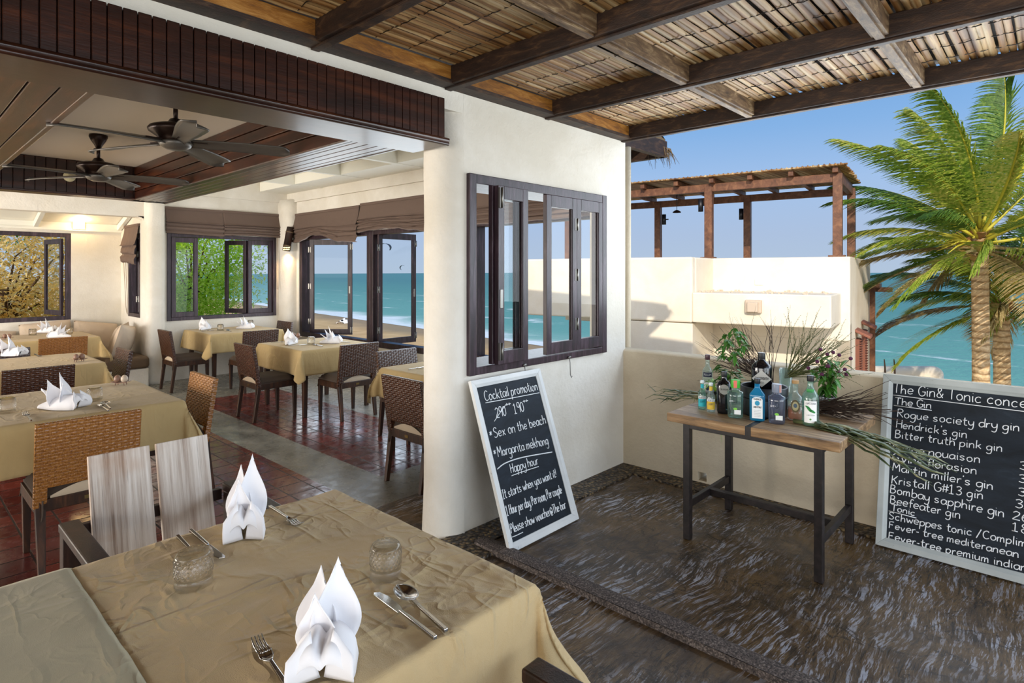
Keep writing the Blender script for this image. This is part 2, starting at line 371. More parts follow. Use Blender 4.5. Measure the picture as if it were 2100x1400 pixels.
MAT['reclaimed'] = wood('reclaimed_table_top', '#4a3724', '#96754f', '#c2a67e', .55, (9, 1.0, 9), .5, big=3)
MAT['metal'] = newmat('steel_cutlery', '#b9b7b4', .16, 1.0)
MAT['brass'] = newmat('aged_brass', '#8a744a', .35, 1.0)
MAT['hinge'] = newmat('dull_hinge_steel', '#8c8984', .4, 1.0)
MAT['glass'] = newmat('window_glass'); G(MAT['glass']).glass_mix((.95, .97, .97, 1), .025)
def hobnail():
    m = bpy.data.materials.new('clear_tumbler_glass'); m.use_nodes = True; g = G(m)
    out = g.n['Material Output']; gl = g.n.new('ShaderNodeBsdfGlass'); gl.inputs['Roughness'].default_value = 0.0; gl.inputs['IOR'].default_value = 1.46
    tr = g.n.new('ShaderNodeBsdfTransparent'); mx = g.n.new('ShaderNodeMixShader'); mx.inputs[0].default_value = .22
    g.l.new(gl.outputs[0], mx.inputs[1]); g.l.new(tr.outputs[0], mx.inputs[2]); g.l.new(mx.outputs[0], out.inputs[0]); g.n.remove(g.b); return m
MAT['tumbler'] = hobnail()
def bottleglass(name, col, body=.06):
    """tinted clear glass: mostly see-through, mirror share at the rim, a little of its own colour"""
    m = bpy.data.materials.new(name); m.use_nodes = True; g = G(m); out = g.n['Material Output']; c = lin(col)
    tr = g.n.new('ShaderNodeBsdfTransparent'); tr.inputs[0].default_value = c; df = g.n.new('ShaderNodeBsdfTranslucent'); df.inputs[0].default_value = c; dd = g.n.new('ShaderNodeBsdfDiffuse'); dd.inputs[0].default_value = c
    gl = g.n.new('ShaderNodeBsdfGlossy'); gl.inputs['Roughness'].default_value = .04; lw = g.n.new('ShaderNodeLayerWeight'); lw.inputs[0].default_value = .5
    m1, m2, m3 = (g.n.new('ShaderNodeMixShader') for _ in range(3)); m1.inputs[0].default_value = .5; m2.inputs[0].default_value = body
    g.l.new(df.outputs[0], m1.inputs[1]); g.l.new(dd.outputs[0], m1.inputs[2]); g.l.new(tr.outputs[0], m2.inputs[1]); g.l.new(m1.outputs[0], m2.inputs[2])
    f = g.math('ADD', .06, g.math('MULTIPLY', g.math('POWER', lw.outputs['Facing'], 3.0), .7)); g.l.new(f, m3.inputs[0]); g.l.new(m2.outputs[0], m3.inputs[1]); g.l.new(gl.outputs[0], m3.inputs[2]); g.l.new(m3.outputs[0], out.inputs[0]); g.n.remove(g.b); return m
MAT['gclear'] = bottleglass('clear_bottle_glass', '#eaf6f4', .10)
MAT['gaqua'] = bottleglass('aqua_bottle_glass', '#cdebe2', .10)
MAT['ggrey'] = bottleglass('smoky_bottle_glass', '#c2c8dc', .10)
MAT['gblue'] = bottleglass('sapphire_bottle_glass', '#36b2dc', .6)
MAT['gpink'] = bottleglass('rosy_gin', '#f0b090', .35)
MAT['gblack'] = newmat('black_bottle_glass', '#0a0b12', .08, spec=.7)
MAT['leaf'] = newmat('leaf_green', '#5d8a2a', .5); MAT['leafdark'] = newmat('herb_green', '#447a2a', .5)
MAT['leaflime'] = newmat('lime_leaf', '#8bb34a', .5)
MAT['twig'] = newmat('dry_twig', '#3a2a20', .8); MAT['greentwig'] = newmat('green_twig', '#5b6138', .7)
MAT['flower'] = newmat('purple_globe_flower', '#4a1238', .7)
def leafmat(name, a, b, c, trans=.35, scale=1.2):
    m = newmat(name, b, .5); g = G(m); n = g.noise(scale, 3); n2 = g.noise(23, 2); col = g.ramp(g.math('ADD', g.math('MULTIPLY', n, .55), g.math('MULTIPLY', n2, .45)), [(.36, a), (.5, b), (.64, c)]); g.set('Base Color', col)
    out = g.n['Material Output']; t = g.n.new('ShaderNodeBsdfTranslucent'); g.l.new(col, t.inputs[0]); mx = g.n.new('ShaderNodeMixShader'); mx.inputs[0].default_value = trans
    g.l.new(g.b.outputs[0], mx.inputs[1]); g.l.new(t.outputs[0], mx.inputs[2]); g.l.new(mx.outputs[0], out.inputs[0]); return m
MAT['treeG'] = leafmat('sunlit_tree_leaf', '#9cc438', '#d4f05c', '#fafca8', .6)
MAT['treeY'] = leafmat('sun_yellow_tree_leaf', '#dcb458', '#fae08e', '#fff6cc', .6)  # warm low sunlight put into the leaf colour
MAT['treeD'] = leafmat('deep_tree_leaf', '#406a20', '#6c9c34', '#a4c850', .45)
MAT['palm'] = leafmat('palm_leaflet', '#4f7420', '#8fa636', '#dcd06a', .4, .6)
MAT['palmgreen'] = leafmat('green_palm_leaflet', '#2c4a18', '#55782a', '#9aae4a', .35, .8)
MAT['palmdry'] = leafmat('dry_palm_leaflet', '#6b5a32', '#a38f5c', '#d8c692', .25, .8)
MAT['rachis'] = newmat('palm_midrib', '#c2b83a', .5)
MAT['cutpalm'] = leafmat('cut_palm_strip', '#33442a', '#56633c', '#a09a6c', .15, 14)
def barkm():
    m = newmat('ringed_palm_bark', '#b9925e', .85); g = G(m); w = g.wave(2.6, g.map((1, 1, 1)), 2.5, 3, 'Z', 2.0); n = g.noise(14, 4)
    g.set('Base Color', g.mix(g.ramp(w, [(.0, .8), (.30, .0)]), g.ramp(n, [(.3, '#c4a274'), (.7, '#f0d6ac')]), '#8a6a44')); g.bump(g.math('ADD', w, n), .8, .03); return m
MAT['bark'] = barkm(); MAT['husk'] = newmat('palm_husk', '#9a7242', .9); MAT['trunk'] = newmat('tree_trunk', '#5b4632', .9)
MAT['pergola'] = wood('red_brown_pergola_wood', '#4c2c1a', '#6c442b', '#8a5f40', .55, (3, 3, 3), .2, big=3)
MAT['chalk'] = newmat('white_chalk', '#eceff2', .9, spec=.1)
def boardm():
    m = newmat('black_chalkboard', '#1c2530', .7, spec=.3); g = G(m); n = g.noise(5, 6, g.map((1, 3, 1)), .7, .8); g.set('Base Color', g.ramp(n, [(.3, '#11161c'), (.6, '#1e2731'), (.85, '#36424e')])); return m
MAT['board'] = boardm()
def chipped(name, a, b):
    m = newmat(name, a, .6); g = G(m); n = g.noise(26, 5, None, .7); g.set('Base Color', g.mix(g.ramp(n, [(.66, 0.0), (.70, .9)]), g.ramp(g.noise(4, 4), [(.3, b), (.7, a)]), '#6a5f55')); g.bump(n, .15, .004); return m
MAT['boardframe'] = chipped('chipped_white_frame', '#e3e4e2', '#cfd2d2'); MAT['greyframe'] = chipped('chipped_grey_frame', '#b9bfbd', '#9fa6a5')
def seam():
    m = newmat('sea_water', '#3f8f88', .3, spec=.2); g = G(m); x, y, z = g.sep()
    # distance out from the shoreline, measured along its normal
    d = g.math('SUBTRACT', g.math('ADD', g.math('MULTIPLY', x, SHN[0]), g.math('MULTIPLY', y, SHN[1])), SHD)
    n = g.noise(.02, 4, g.map((1, 1, 1)), .6); deep = g.ramp(g.math('MULTIPLY', g.math('ADD', d, g.math('MULTIPLY', n, 30.0)), .004), [(.03, '#a2c8b4'), (.10, '#68a892'), (.35, '#4a8f7a'), (.9, '#387d70')])
    wob = g.noise(.035, 5, g.map((1, 1, 1)), .65, .6); dd = g.math('ADD', d, g.math('MULTIPLY', g.math('SUBTRACT', wob, .5), 34.0))
    f1 = g.math('ABSOLUTE', g.math('SUBTRACT', g.math('MODULO', g.math('ADD', dd, 200.0), 21.0), 10.5))
    near = g.ramp(g.math('MULTIPLY', d, .01), [(.06, 1.0), (.55, .55), (.95, 0.0)]); broke = g.ramp(g.noise(.12, 5, g.map((1, 1, 1)), .7), [(.48, 0.0), (.60, 1.0)])
    foam = g.math('MULTIPLY', g.math('MULTIPLY', g.ramp(g.math('MULTIPLY', f1, .1), [(.0, 1.0), (.18, 0.0)]), near), broke)
    edge = g.ramp(g.math('MULTIPLY', dd, .05), [(.0, .9), (.10, .5), (.25, .0)]); foam = g.math('MAXIMUM', foam, edge)
    cap = g.ramp(g.noise(.25, 4, g.map((1, 1, 1)), .7), [(.70, 0.0), (.74, .5)]); foam = g.math('MAXIMUM', foam, cap)
    g.set('Base Color', g.mix(foam, deep, '#eef3f2')); g.set('Roughness', g.ramp(foam, [(0.0, .35), (1.0, .9)]))
    g.bump(g.noise(.5, 5, g.map((1, 1, 1)), .65), .6, .6); return m
# shoreline from two points on the sand's edge seen through the folding windows
SEA_Z = -7.0
_a = at(650, 655, z=SEA_Z); _b = at(1090, 728, z=SEA_Z)
_t = Vector((_b.x - _a.x, _b.y - _a.y)).normalized(); SHN = Vector((-_t.y, _t.x))
if SHN.dot(Vector((1, 0))) < 0: SHN = -SHN
SHD = SHN.dot(Vector((_a.x, _a.y))) + 9.0
MAT['sea'] = seam()
def sandm():
    m = newmat('beach_sand', '#c8a878', .9); g = G(m); x, y, z = g.sep(); d = g.math('SUBTRACT', g.math('ADD', g.math('MULTIPLY', x, SHN[0]), g.math('MULTIPLY', y, SHN[1])), SHD)
    n = g.noise(.06, 4); wet = g.ramp(g.math('MULTIPLY', g.math('ADD', d, g.math('MULTIPLY', n, 10.0)), -.10), [(.0, 1.0), (.55, 0.0)])
    g.set('Base Color', g.mix(wet, g.ramp(g.noise(.4, 4), [(.3, '#c79f66'), (.7, '#dcb67e')]), '#a08763')); return m
MAT['sand'] = sandm()
MAT['thatch'] = newmat('grey_thatch', '#6b5a42', .9)
MAT['red'] = newmat('red_clay_tile', '#8f5a48', .7)
MAT['louver'] = newmat('brown_louver', '#7d4a38', .6)
MAT['silver'] = newmat('crinkled_foil_pot', '#c9c9cc', .4, .35); g = G(MAT['silver']); g.bump(g.voro(70), .9, .006)
MAT['black'] = newmat('matt_black', '#15171c', .4)
MAT['bronze'] = newmat('bronze_fan_metal', '#2c1d17', .35, .6)
MAT['blade'] = newmat('grey_fan_blade', '#55504a', .35, .3)
MAT['egg'] = newmat('egg_brown_ceramic', '#8a6a58', .4); MAT['eggpale'] = newmat('egg_cream_ceramic', '#c7b5a0', .4)
MAT['yellow'] = newmat('ivory_plastic', '#cfc6a0', .5)
def emis(name, col, s):
    m = newmat(name, col, .5); b = m.node_tree.nodes['Principled BSDF']; b.inputs['Emission Color'].default_value = lin(col); b.inputs['Emission Strength'].default_value = s; return m
MAT['bulb'] = emis('warm_bulb', '#ffc76a', 14.0)
def kitem(name, a, b):
    m = newmat(name, a, .6); g = G(m); g.set('Base Color', g.ramp(g.voro(1.6), [(.35, a), (.42, b)])); return m
MAT['kitered'] = kitem('red_white_kite', '#c8483a', '#f0e6e0'); MAT['kitebw'] = kitem('black_white_kite', '#1a1a1e', '#f2f2f2')
# ------------------------------------------------------------------ ground, sea
mb = MB(); mb.add([(-900, -900, SEA_Z - .05), (900, -900, SEA_Z - .05), (900, 900, SEA_Z - .05), (-900, 900, SEA_Z - .05)], [(0, 1, 2, 3)])
o = struct(mb.build('beach_ground', MAT['sand'])); tag(o, 'golden sand beach below the building', 'beach')
p0 = SHN * SHD; vs = []
for a in (-2500, 2500): vs.append(p0 + _t * a - SHN * 3)
for a in (9000, -9000): vs.append(p0 + _t * a + SHN * 9000)
mb = MB(); mb.add([(p.x, p.y, SEA_Z) for p in vs], [(0, 1, 2, 3)])
o = struct(mb.build('sea', MAT['sea'])); tag(o, 'turquoise sea with white surf along the beach', 'sea')

# ------------------------------------------------------------------ floors
def slab(name, x0, x1, y0, y1, z0, z1, mat, bevel=0):
    m = MB(); m.box(x0, x1, y0, y1, z0, z1); return struct(m.build(name, mat, bevel=bevel))
slab('floor', -.45, 4.45, -5, 3.45, -.25, 0, MAT['stamped'])
slab('floor_dining', -.45, 2.32, 3.95, 10.6, -.25, 0, MAT['tile'])
slab('floor_dining_sea', 2.73, 3.81, 3.95, 7.97, -.25, 0, MAT['tile'])
mb = MB(); mb.box(-.45, 5.05, 3.45, 3.95, -.25, 0); mb.box(2.32, 2.73, 3.95, 7.97, -.25, 0); mb.box(3.81, 5.05, 3.95, 7.97, -.25, 0); mb.box(2.32, 5.05, 7.97, 9.9, -.25, 0); mb.box(-.45, 2.9, 9.9, 11.2, -.26, -.01)
struct(mb.build('floor_band', MAT['concrete']))
slab('floor_west_bounce', -40, -.45, -20, 25, -.5, -.002, MAT['bounce'])  # unseen pale floor added to bounce sunlight into the rooms
# pebble borders along the plaster walls
mb = MB(); mb.box(2.36, 4.3, 2.50, 2.75, -.02, .012); mb.box(4.12, 4.3, -3, 2.50, -.02, .012); mb.box(2.24, 2.46, 2.38, 2.72, -.02, .016)
struct(mb.build('floor_pebble_border', MAT['pebble']))
mb = MB()
n = 60
mb.grid(lambda a, b: (2.405 + .095 * a + .004 * fbm(b * 40, a * 3), 2.53 - 5.5 * b, .034 + .006 * math.sin(PI * a) + .003 * fbm(b * 60, a * 4, 3)), 4, n)
mb.grid(lambda a, b: (2.405 + .003 * fbm(b * 50, a), 2.53 - 5.5 * b, .034 * a - .002), 2, n); mb.grid(lambda a, b: (2.50, 2.53 - 5.5 * b, .034 * a - .002), 2, n)
mb.add([(2.405, 2.53, 0), (2.5, 2.53, 0), (2.5, 2.53, .034), (2.405, 2.53, .034)], [(0, 1, 2, 3)])
struct(mb.build('trim_1', MAT['kerb']))

# ------------------------------------------------------------------ plaster walls
WIN = (2.51, 4.0, .985, 2.225)
mb = MB(); x0, x1, z0, z1 = WIN; T = 2.76
mb.box(2.475, x0, 2.7, 3.0, 0, T); mb.box(x1, 4.24, 2.7, 2.79, 0, T); mb.box(4.24, 4.33, 2.7, 3.0, 0, T); mb.box(x0, x1, 2.7, 3.0, 0, z0); mb.box(x0, x1, 2.7, 3.0, z1, T)
def endcap(a, b):
    t = PI / 2 + PI * a; r = .15 + .012 * max(0, 1 - b * 9) + .003 * fbm(a * 4, b * 9)
    return (2.475 + math.cos(t) * r, 2.85 - 0 + math.sin(t) * r * 1.0, T * b)
mb.grid(endcap, 16, 40); mb.box(-4.3, 2.476, 2.7, 3.0, 2.60, T)
struct(mb.build('wall_terrace', MAT['wall']))
# low parapet with its small drain opening
mb = MB(); c = at(1440, 986, x=4.3); yd, zd = c.y, .055
mb.box(4.3, 4.45, -5, yd - .035, 0, .955); mb.box(4.3, 4.45, yd + .035, 2.72, 0, .955); mb.box(4.3, 4.45, yd - .035, yd + .035, zd + .035, .955); mb.box(4.3, 4.45, yd - .035, yd + .035, 0, zd - .03)
mb.grid(lambda a, b: (4.375 + .075 * math.cos(PI * (1 - a)), -5 + 7.72 * b, .955 + .022 * math.sin(PI * a)), 8, 30)
struct(mb.build('wall_parapet', MAT['cream']))
mb = MB(); mb.tube([(4.425, 2.735, -3), (4.425, 2.735, 2.70)], .028, 12); o = mb.build('downpipe', MAT['cream']); tag(o, 'cream drainpipe at the end of the white terrace wall', 'pipe')
# sea-side wall with folding windows
D4 = (7.3, 9.37); D5 = (5.4, 7.3); D6 = (3.12, 5.15); SILL = .55; HEAD = 2.22
mb = MB(); X0, X1 = 4.85, 4.97
mb.box(X0, X1, 3.06, 9.95, -.3, SILL); mb.box(X0, X1, 3.06, 9.95, HEAD, 2.84); mb.box(X0 - .04, X1, 3.06, 9.95, 2.80, 3.15)
for y0, y1 in ((9.37, 9.95), (5.15, 5.4), (3.06, 3.12)): mb.box(X0, X1, y0, y1, SILL, HEAD)
struct(mb.build('wall_sea', MAT['wall']))
def col(name, cx, cy, rx, ry, z1, n=20, pw=3.2):
    m = MB(); m.lathe([(1.03, 0), (1.0, .05)] + [(1.0 + .012 * fbm(k * .4, cx), z1 * k / 12) for k in range(1, 13)], 40, (cx, cy, 0), rx, ry, pw=pw); return struct(m.build(name, MAT['wall']))
col('column_corner', 4.86, 9.72, .19, .27, 2.84, pw=2.6)
col('column_alcove', 2.785, 9.78, .125, .20, 2.75, pw=3.5)
# back wall
W2 = (2.96, 4.63, .89, 2.205)
mb = MB(); x0, x1, z0, z1 = W2
mb.box(2.8, 5.05, 9.75, 9.95, -.3, z0); mb.box(2.8, 5.05, 9.75, 9.95, z1, 2.84); mb.box(2.8, 5.05, 9.71, 9.95, 2.80, 3.15); mb.box(2.8, x0, 9.75, 9.95, z0, z1); mb.box(x1, 5.05, 9.75, 9.95, z0, z1)
struct(mb.build('wall_back', MAT['wall']))
# alcove walls and the plaster beam across its mouth
W3 = (10.0, 10.62, .94, 2.2); W1 = (-.4, 2.03, .90, 2.21)
mb = MB(); y0, y1, z0, z1 = W3
mb.box(2.68, 2.86, 9.8, y0, -.3, 3.1); mb.box(2.68, 2.86, y1, 11.2, -.3, 3.1); mb.box(2.68, 2.86, y0, y1, -.3, z0); mb.box(2.68, 2.86, y0, y1, z1, 3.1)
struct(mb.build('wall_alcove_side', MAT['wall']))
mb = MB(); x0, x1, z0, z1 = W1
mb.box(x1, 2.7, 11, 11.2, -.3, 3.1); mb.box(-6, x1, 11, 11.2, -.3, z0); mb.box(-6, x1, 11, 11.2, z1, 3.1); mb.box(-6, x0, 11, 11.2, z0, z1)
struct(mb.build('wall_alcove_back', MAT['wall']))
mb = MB(); mb.box(-4.3, 2.70, 9.75, 9.98, 2.42, 3.0)
for k in range(6):                                                   # rounded haunch where the beam meets the column
    a0, a1 = k / 6 * PI / 2, (k + 1) / 6 * PI / 2; r = .09
    mb.box(2.68 - r + r * math.sin(a0), 2.70, 9.75, 9.98, 2.42 - r + r * math.cos(a1), 2.43)
struct(mb.build('beam_alcove', MAT['wall']))

# ------------------------------------------------------------------ dining room ceilings
ZS, ZR = 2.37, 2.71
slab('ceiling', .58, 1.87, 2.93, 7.06, ZR, ZR + .04, MAT['ceil'])
slab('ceiling_upper', -4.3, 5.05, 7.2, 11.2, 3.12, 3.18, MAT['ceil'])
mb = MB()
for k in range(4): mb.box(1.83, 1.855, 2.95, 7.02, ZS + .004 + k * .085, ZS + k * .085 + .081)
mb.box(1.856, 1.87, 2.95, 7.04, ZS, ZR)
struct(mb.build('ceiling_side_boards', MAT['glossY'], bevel=.004))
mb = MB()
for k in range(4): mb.box(.595, .62, 2.95, 7.02, ZS + .004 + k * .085, ZS + k * .085 + .081)
struct(mb.build('ceiling_side_boards', MAT['glossY'], bevel=.004))
mb = MB(); x = .62
while x < 1.83: mb.box(x + .002, min(x + .078, 1.83), 7.02, 7.045, ZS, ZR); x += .08
mb.box(.6, 1.85, 7.046, 7.06, ZS, ZR); mb.box(.6, 1.85, 7.0, 7.03, ZS, ZS + .02)
struct(mb.build('ceiling_end_boards', MAT['gloss'], bevel=.004))
mb = MB(); x = 1.83
for k in range(5): mb.box(1.832 + k * .068, 1.832 + k * .068 + .065, 2.95, 7.2, ZS, ZS + .02)
mb.box(1.84, 2.17, 2.95, 7.2, ZS + .021, ZS + .05); mb.box(2.155, 2.175, 2.95, 7.2, ZS - .004, ZS + .3)
struct(mb.build('ceiling_soffit', MAT['glossY'], bevel=.004))
mb = MB(); x = .615
while x > -3: mb.box(x - .098, x - .003, 2.95, 7.2, ZS, ZS + .02); x -= .101
mb.box(-4.3, .60, 2.95, 7.2, ZS + .021, ZS + .05); mb.box(.60, .628, 2.95, 7.1, ZS - .005, ZS + .03)
struct(mb.build('ceiling_soffit', MAT['glossY'], bevel=.004))
mb = MB()
for k in range(2): mb.box(-4.3, 2.17, 7.04 + k * .08, 7.04 + k * .08 + .076, ZS, ZS + .02)
mb.box(-4.3, 2.17, 7.04, 7.2, ZS + .021, 2.75)
struct(mb.build('ceiling_soffit', MAT['gloss'], bevel=.004))
# planked beam over the opening
mb = MB(); x = 2.262
while x > -2.2: mb.box(x - .0485, x - .0015, 2.628, 2.65, 2.395, 2.635); x -= .0505
mb.box(-4.3, 2.262, 2.65, 2.72, 2.38, 2.632)
for z, r in ((2.392, .016), (2.372, .012)): mb.tube([(-6, 2.63, z), (2.29, 2.63, z)], r, 8)
mb.box(-4.3, 2.285, 2.63, 2.955, ZS - .006, ZS + .02); mb.box(-4.3, 2.26, 2.9, 2.95, ZS, 2.72); mb.box(-4.3, 2.3, 2.70, 2.95, 2.39, 2.6)
struct(mb.build('beam_planked', MAT['gloss'], bevel=.003))
# verandah ceiling on the sea side: flat eaves board, upstand, rafters
mb = MB(); mb.box(2.12, 4.5, 2.95, 9.75, 3.10, 3.14); mb.box(4.34, 4.82, 3.2, 9.72, 2.955, 2.985); mb.box(4.34, 4.36, 3.2, 9.72, 2.985, 3.10)
struct(mb.build('ceiling_verandah', MAT['trimwhite']))
for k, y in enumerate((8.54, 7.25, 5.96, 4.67)):
    mb = MB(); mb.box(2.18, 4.81, y - .03, y + .03, 2.945, 3.10); o = struct(mb.build('ceiling_rafter', MAT['trimwhite'], bevel=.004))
# alcove ceiling boards and rafters
mb = MB()
for k in range(9):
    ya, yb = 11 - k * .125, 11 - (k + 1) * .125 + .006; za, zb = 2.36 + k * .04, 2.36 + (k + 1) * .04
    mb.add([(-6, ya, za), (2.68, ya, za), (2.68, yb, zb), (-6, yb, zb), (-6, ya, za + .02), (2.68, ya, za + .02), (2.68, yb, zb + .02), (-6, yb, zb + .02)],
           [(0, 1, 2, 3), (7, 6, 5, 4), (0, 4, 5, 1), (1, 5, 6, 2), (2, 6, 7, 3), (3, 7, 4, 0)])
mb.box(-6, 2.68, 10.94, 11.0, 2.25, 2.285); mb.box(-6, 2.68, 10.96, 11.0, 2.285, 2.37)
struct(mb.build('ceiling_alcove', MAT['trimwhite']))
for x in (-.2, .7, 1.6, 2.64):
    mb = MB(); mb.prism([(10.97, 2.27), (9.98, 2.58), (9.98, 2.66), (10.97, 2.36)], (0, 1, 0), (0, 0, 1), ((x - .025, 0, 0), (.05, 0, 0))); struct(mb.build('ceiling_rafter', MAT['trimwhite']))

# ------------------------------------------------------------------ bamboo roof over the terrace
mb = MB(); mb.box(-5, -.6, -5, 2.72, 2.875, 2.9); mb.prism([(-5, 2.12), (-5, 2.17), (-4.2, 2.9), (-4.2, 2.85)], (1, 0, 0), (0, 0, 1), ((0, -5, 0), (0, 17, 0))); mb.box(-.6, 2.2, -2.8, 2.72, 2.875, 2.9); mb.box(2.2, 4.36, -1.25, 2.72, 2.875, 2.9); struct(mb.build('roof_sun_block', MAT['rafter']))  # unseen slabs and low west eave, added to keep the sun out
mb = MB(); y = 2.585; k = 0
while y > -1.2:
    w = .032 + .004 * random.random(); zc = 2.842 + random.uniform(-.006, .006); node = random.random() * .4; ph = random.random() * 9; n = 34; xa = -.6
    sk = random.uniform(-.012, .012)
    rows = []
    for i in range(n + 1):
        x = xa + (4.34 - xa) * i / n; q = abs(((x + node) % .38) - .02); bulge = .004 if q < .05 else 0
        yy = y + .006 * math.sin(x * 1.7 + ph) + sk * (x - 2) / 3; rows.append((x, yy, bulge))
    vs = []
    for x, yy, b in rows:
        for t in (0, .25, .5, .75, 1): a = PI * t; vs.append((x, yy + math.cos(a) * (w / 2 + b), zc - math.sin(a) * (.010 + b)))
    mb.add(vs, [(i * 5 + j, i * 5 + j + 1, (i + 1) * 5 + j + 1, (i + 1) * 5 + j) for i in range(n) for j in range(4)], True); y -= w + .002; k += 1
struct(mb.build('ceiling_bamboo', MAT['bamboo']))
mb = MB(); x = -.4
while x < 4.3:
    for dx in (0,):
        mb.tube([(x + .012 * fbm(j * .5, x), 2.58 - j * .0335, 2.828 + .005 * (j % 2)) for j in range(112)], .0026, 4, False)
    x += .215
struct(mb.build('ceiling_wire', MAT['steel_dark']))
for x, w in ((-.35, .09), (.56, .09), (1.48, .09), (2.345, .10), (3.28, .085), (4.285, .085)):
    mb = MB(); mb.box(x - w / 2, x + w / 2, -1.2, 2.70, 2.725, 2.832)
    if x > 1: mb.box(x - w / 4, x + w / 4, -1.2, 2.70, 2.712, 2.726)
    struct(mb.build('ceiling_beam', MAT['rafter'], bevel=.004))
for y in (1.62, .62, -.38):
    mb = MB()
    for a, b in ((-.3, .515), (.605, 1.435), (1.525, 2.295), (2.395, 3.237), (3.323, 4.243)): mb.box(a, b, y - .036, y + .036, 2.735, 2.83); mb.box(a, b, y - .02, y + .02, 2.722, 2.736)
    struct(mb.build('ceiling_batten', MAT['rafterX'], bevel=.003))
mb = MB()
for a, b in ((-6, .515), (.605, 1.435), (1.525, 2.295), (2.395, 3.237), (3.323, 4.243)): mb.box(a, b, 2.61, 2.66, 2.745, 2.83)
struct(mb.build('ceiling_ledger', MAT['ledger'], bevel=.003))
mb = MB(); mb.box(-6, 4.33, 2.60, 2.70, 2.722, 2.746); struct(mb.build('trim_2', MAT['rafter']))
# main roof beyond: dark fascia, thatch
mb = MB(); mb.prism([(-4.2, 3.3), (4.9, 3.22), (5.36, 2.82), (5.40, 2.95), (2.2, 3.6), (-4.2, 3.45)], (1, 0, 0), (0, 0, 1), ((0, 2.9, 0), (0, 8.35, 0)))
struct(mb.build('roof_thatch', MAT['thatch']))
mb = MB(); mb.box(5.30, 5.36, 2.88, 11.2, 2.76, 2.9); mb.box(4.40, 5.36, 2.86, 2.92, 2.76, 2.92); struct(mb.build('roof_fascia', MAT['rafter']))
mb = MB()
for k in range(60):
    p = Vector((5.3 + random.uniform(-.05, .14), 2.86 + random.uniform(-.03, .5) ** 2, 2.86)); d = Vector((random.uniform(0, .9), random.uniform(-.3, .2), -random.uniform(.2, 1))).normalized()
    l = random.uniform(.05, .2); mb.tube([p, p + d * l * .5, p + d * l + Vector((0, 0, -.02))], [.004, .003, .001], 4)
tag(mb.build('thatch_fringe', MAT['thatch']), 'loose straw hanging from the dark eave beyond the wall corner', 'thatch', kind='stuff')

# ------------------------------------------------------------------ windows
def sash(parent, w, h, loc, rz, t=.035, stile=.055, rail=.075, handle=False, hinges=(), mat='frame', botrail=None):
    m = MB(); br = botrail or rail
    m.box(0, stile, -t / 2, t / 2, 0, h); m.box(w - stile, w, -t / 2, t / 2, 0, h); m.box(stile, w - stile, -t / 2, t / 2, 0, br); m.box(stile, w - stile, -t / 2, t / 2, h - rail, h)
    for s in (-1, 1): m.box(stile - .001, stile + .008, s * t / 4 - .004, s * t / 4 + .004, br, h - rail); m.box(w - stile - .008, w - stile + .001, s * t / 4 - .004, s * t / 4 + .004, br, h - rail)
    o = m.build('sash', MAT[mat], parent, bevel=.003); o.location = loc; o.rotation_euler = (0, 0, rz)
    m = MB(); m.grid(lambda a, b: (stile - .004 + (w - 2 * stile + .008) * a, 0, br - .004 + (h - rail - br + .008) * b), 2, 2); m.build('pane', MAT['glass'], o)
    for hx, hz in hinges:
        m = MB(); m.tube([(hx, -t / 2 - .006, hz - .045), (hx, -t / 2 - .006, hz + .045)], .007, 8); m.box(hx - .022, hx + .022, -t / 2 - .003, -t / 2, hz - .045, hz + .045); m.build('hinge', MAT['hinge'], o)
    if handle:
        hx, hz = handle; m = MB(); m.box(hx - .013, hx + .013, -t / 2 - .004, -t / 2, hz - .06, hz + .06); hd = m.build('handle', MAT['hinge'], o, bevel=.003)
    return o
def frame_x(parent, x0, x1, y, z0, z1, w=.06, d=.10, mull=()):
    m = MB(); m.box(x0, x0 + w, y - d / 2, y + d / 2, z0, z1); m.box(x1 - w, x1, y - d / 2, y + d / 2, z0, z1); m.box(x0 + w, x1 - w, y - d / 2 + .002, y + d / 2 - .002, z1 - w, z1); m.box(x0 + w, x1 - w, y - d / 2 + .002, y + d / 2 - .002, z0, z0 + w)
    for a in mull: m.box(a - w / 2, a + w / 2, y - d / 2, y + d / 2, z0, z1)
    return m.build('window_frame', MAT['frame'], parent, bevel=.004)
def frame_y(parent, y0, y1, x, z0, z1, w=.06, d=.10, bottom=True):
    m = MB(); m.box(x - d / 2, x + d / 2, y0, y0 + w, z0, z1); m.box(x - d / 2, x + d / 2, y1 - w, y1, z0, z1); m.box(x - d / 2 + .002, x + d / 2 - .002, y0 + w, y1 - w, z1 - w, z1)
    if bottom: m.box(x - d / 2 + .002, x + d / 2 - .002, y0 + w, y1 - w, z0, z0 + w)
    return m.build('window_frame', MAT['frame'], parent, bevel=.004)
def win(n): o = empty('window_%d' % n); o['kind'] = 'structure'; return o
w = win(1); frame_x(w, W1[0], W1[1], 11.06, W1[2], W1[3], .06)
sash(w, .62, 1.17, (1.94, 11.12, .96), math.radians(100), hinges=((.02, .25), (.02, .9)))
w = win(2); frame_x(w, W2[0], W2[1], 9.80, W2[2], W2[3], .055, .14)
sash(w, .37, 1.2, (3.015, 9.74, .945), 0, t=.04)
sash(w, .40, 1.2, (4.575, 9.79, .945), PI, t=.04)
sash(w, .42, 1.2, (4.17, 9.82, .945), math.radians(118), hinges=((.0, .22), (.0, .6), (.0, 1.0)))
w = win(3); frame_y(w, W3[0], W3[1], 2.74, W3[2], W3[3], .055, .12)
sash(w, .48, 1.14, (2.80, 10.56, 1.0), math.radians(-30), hinges=((.0, .2), (.0, .9)))
w = win(4); frame_y(w, D4[0], D4[1], 4.93, SILL, HEAD + .02, .08, .14, True)
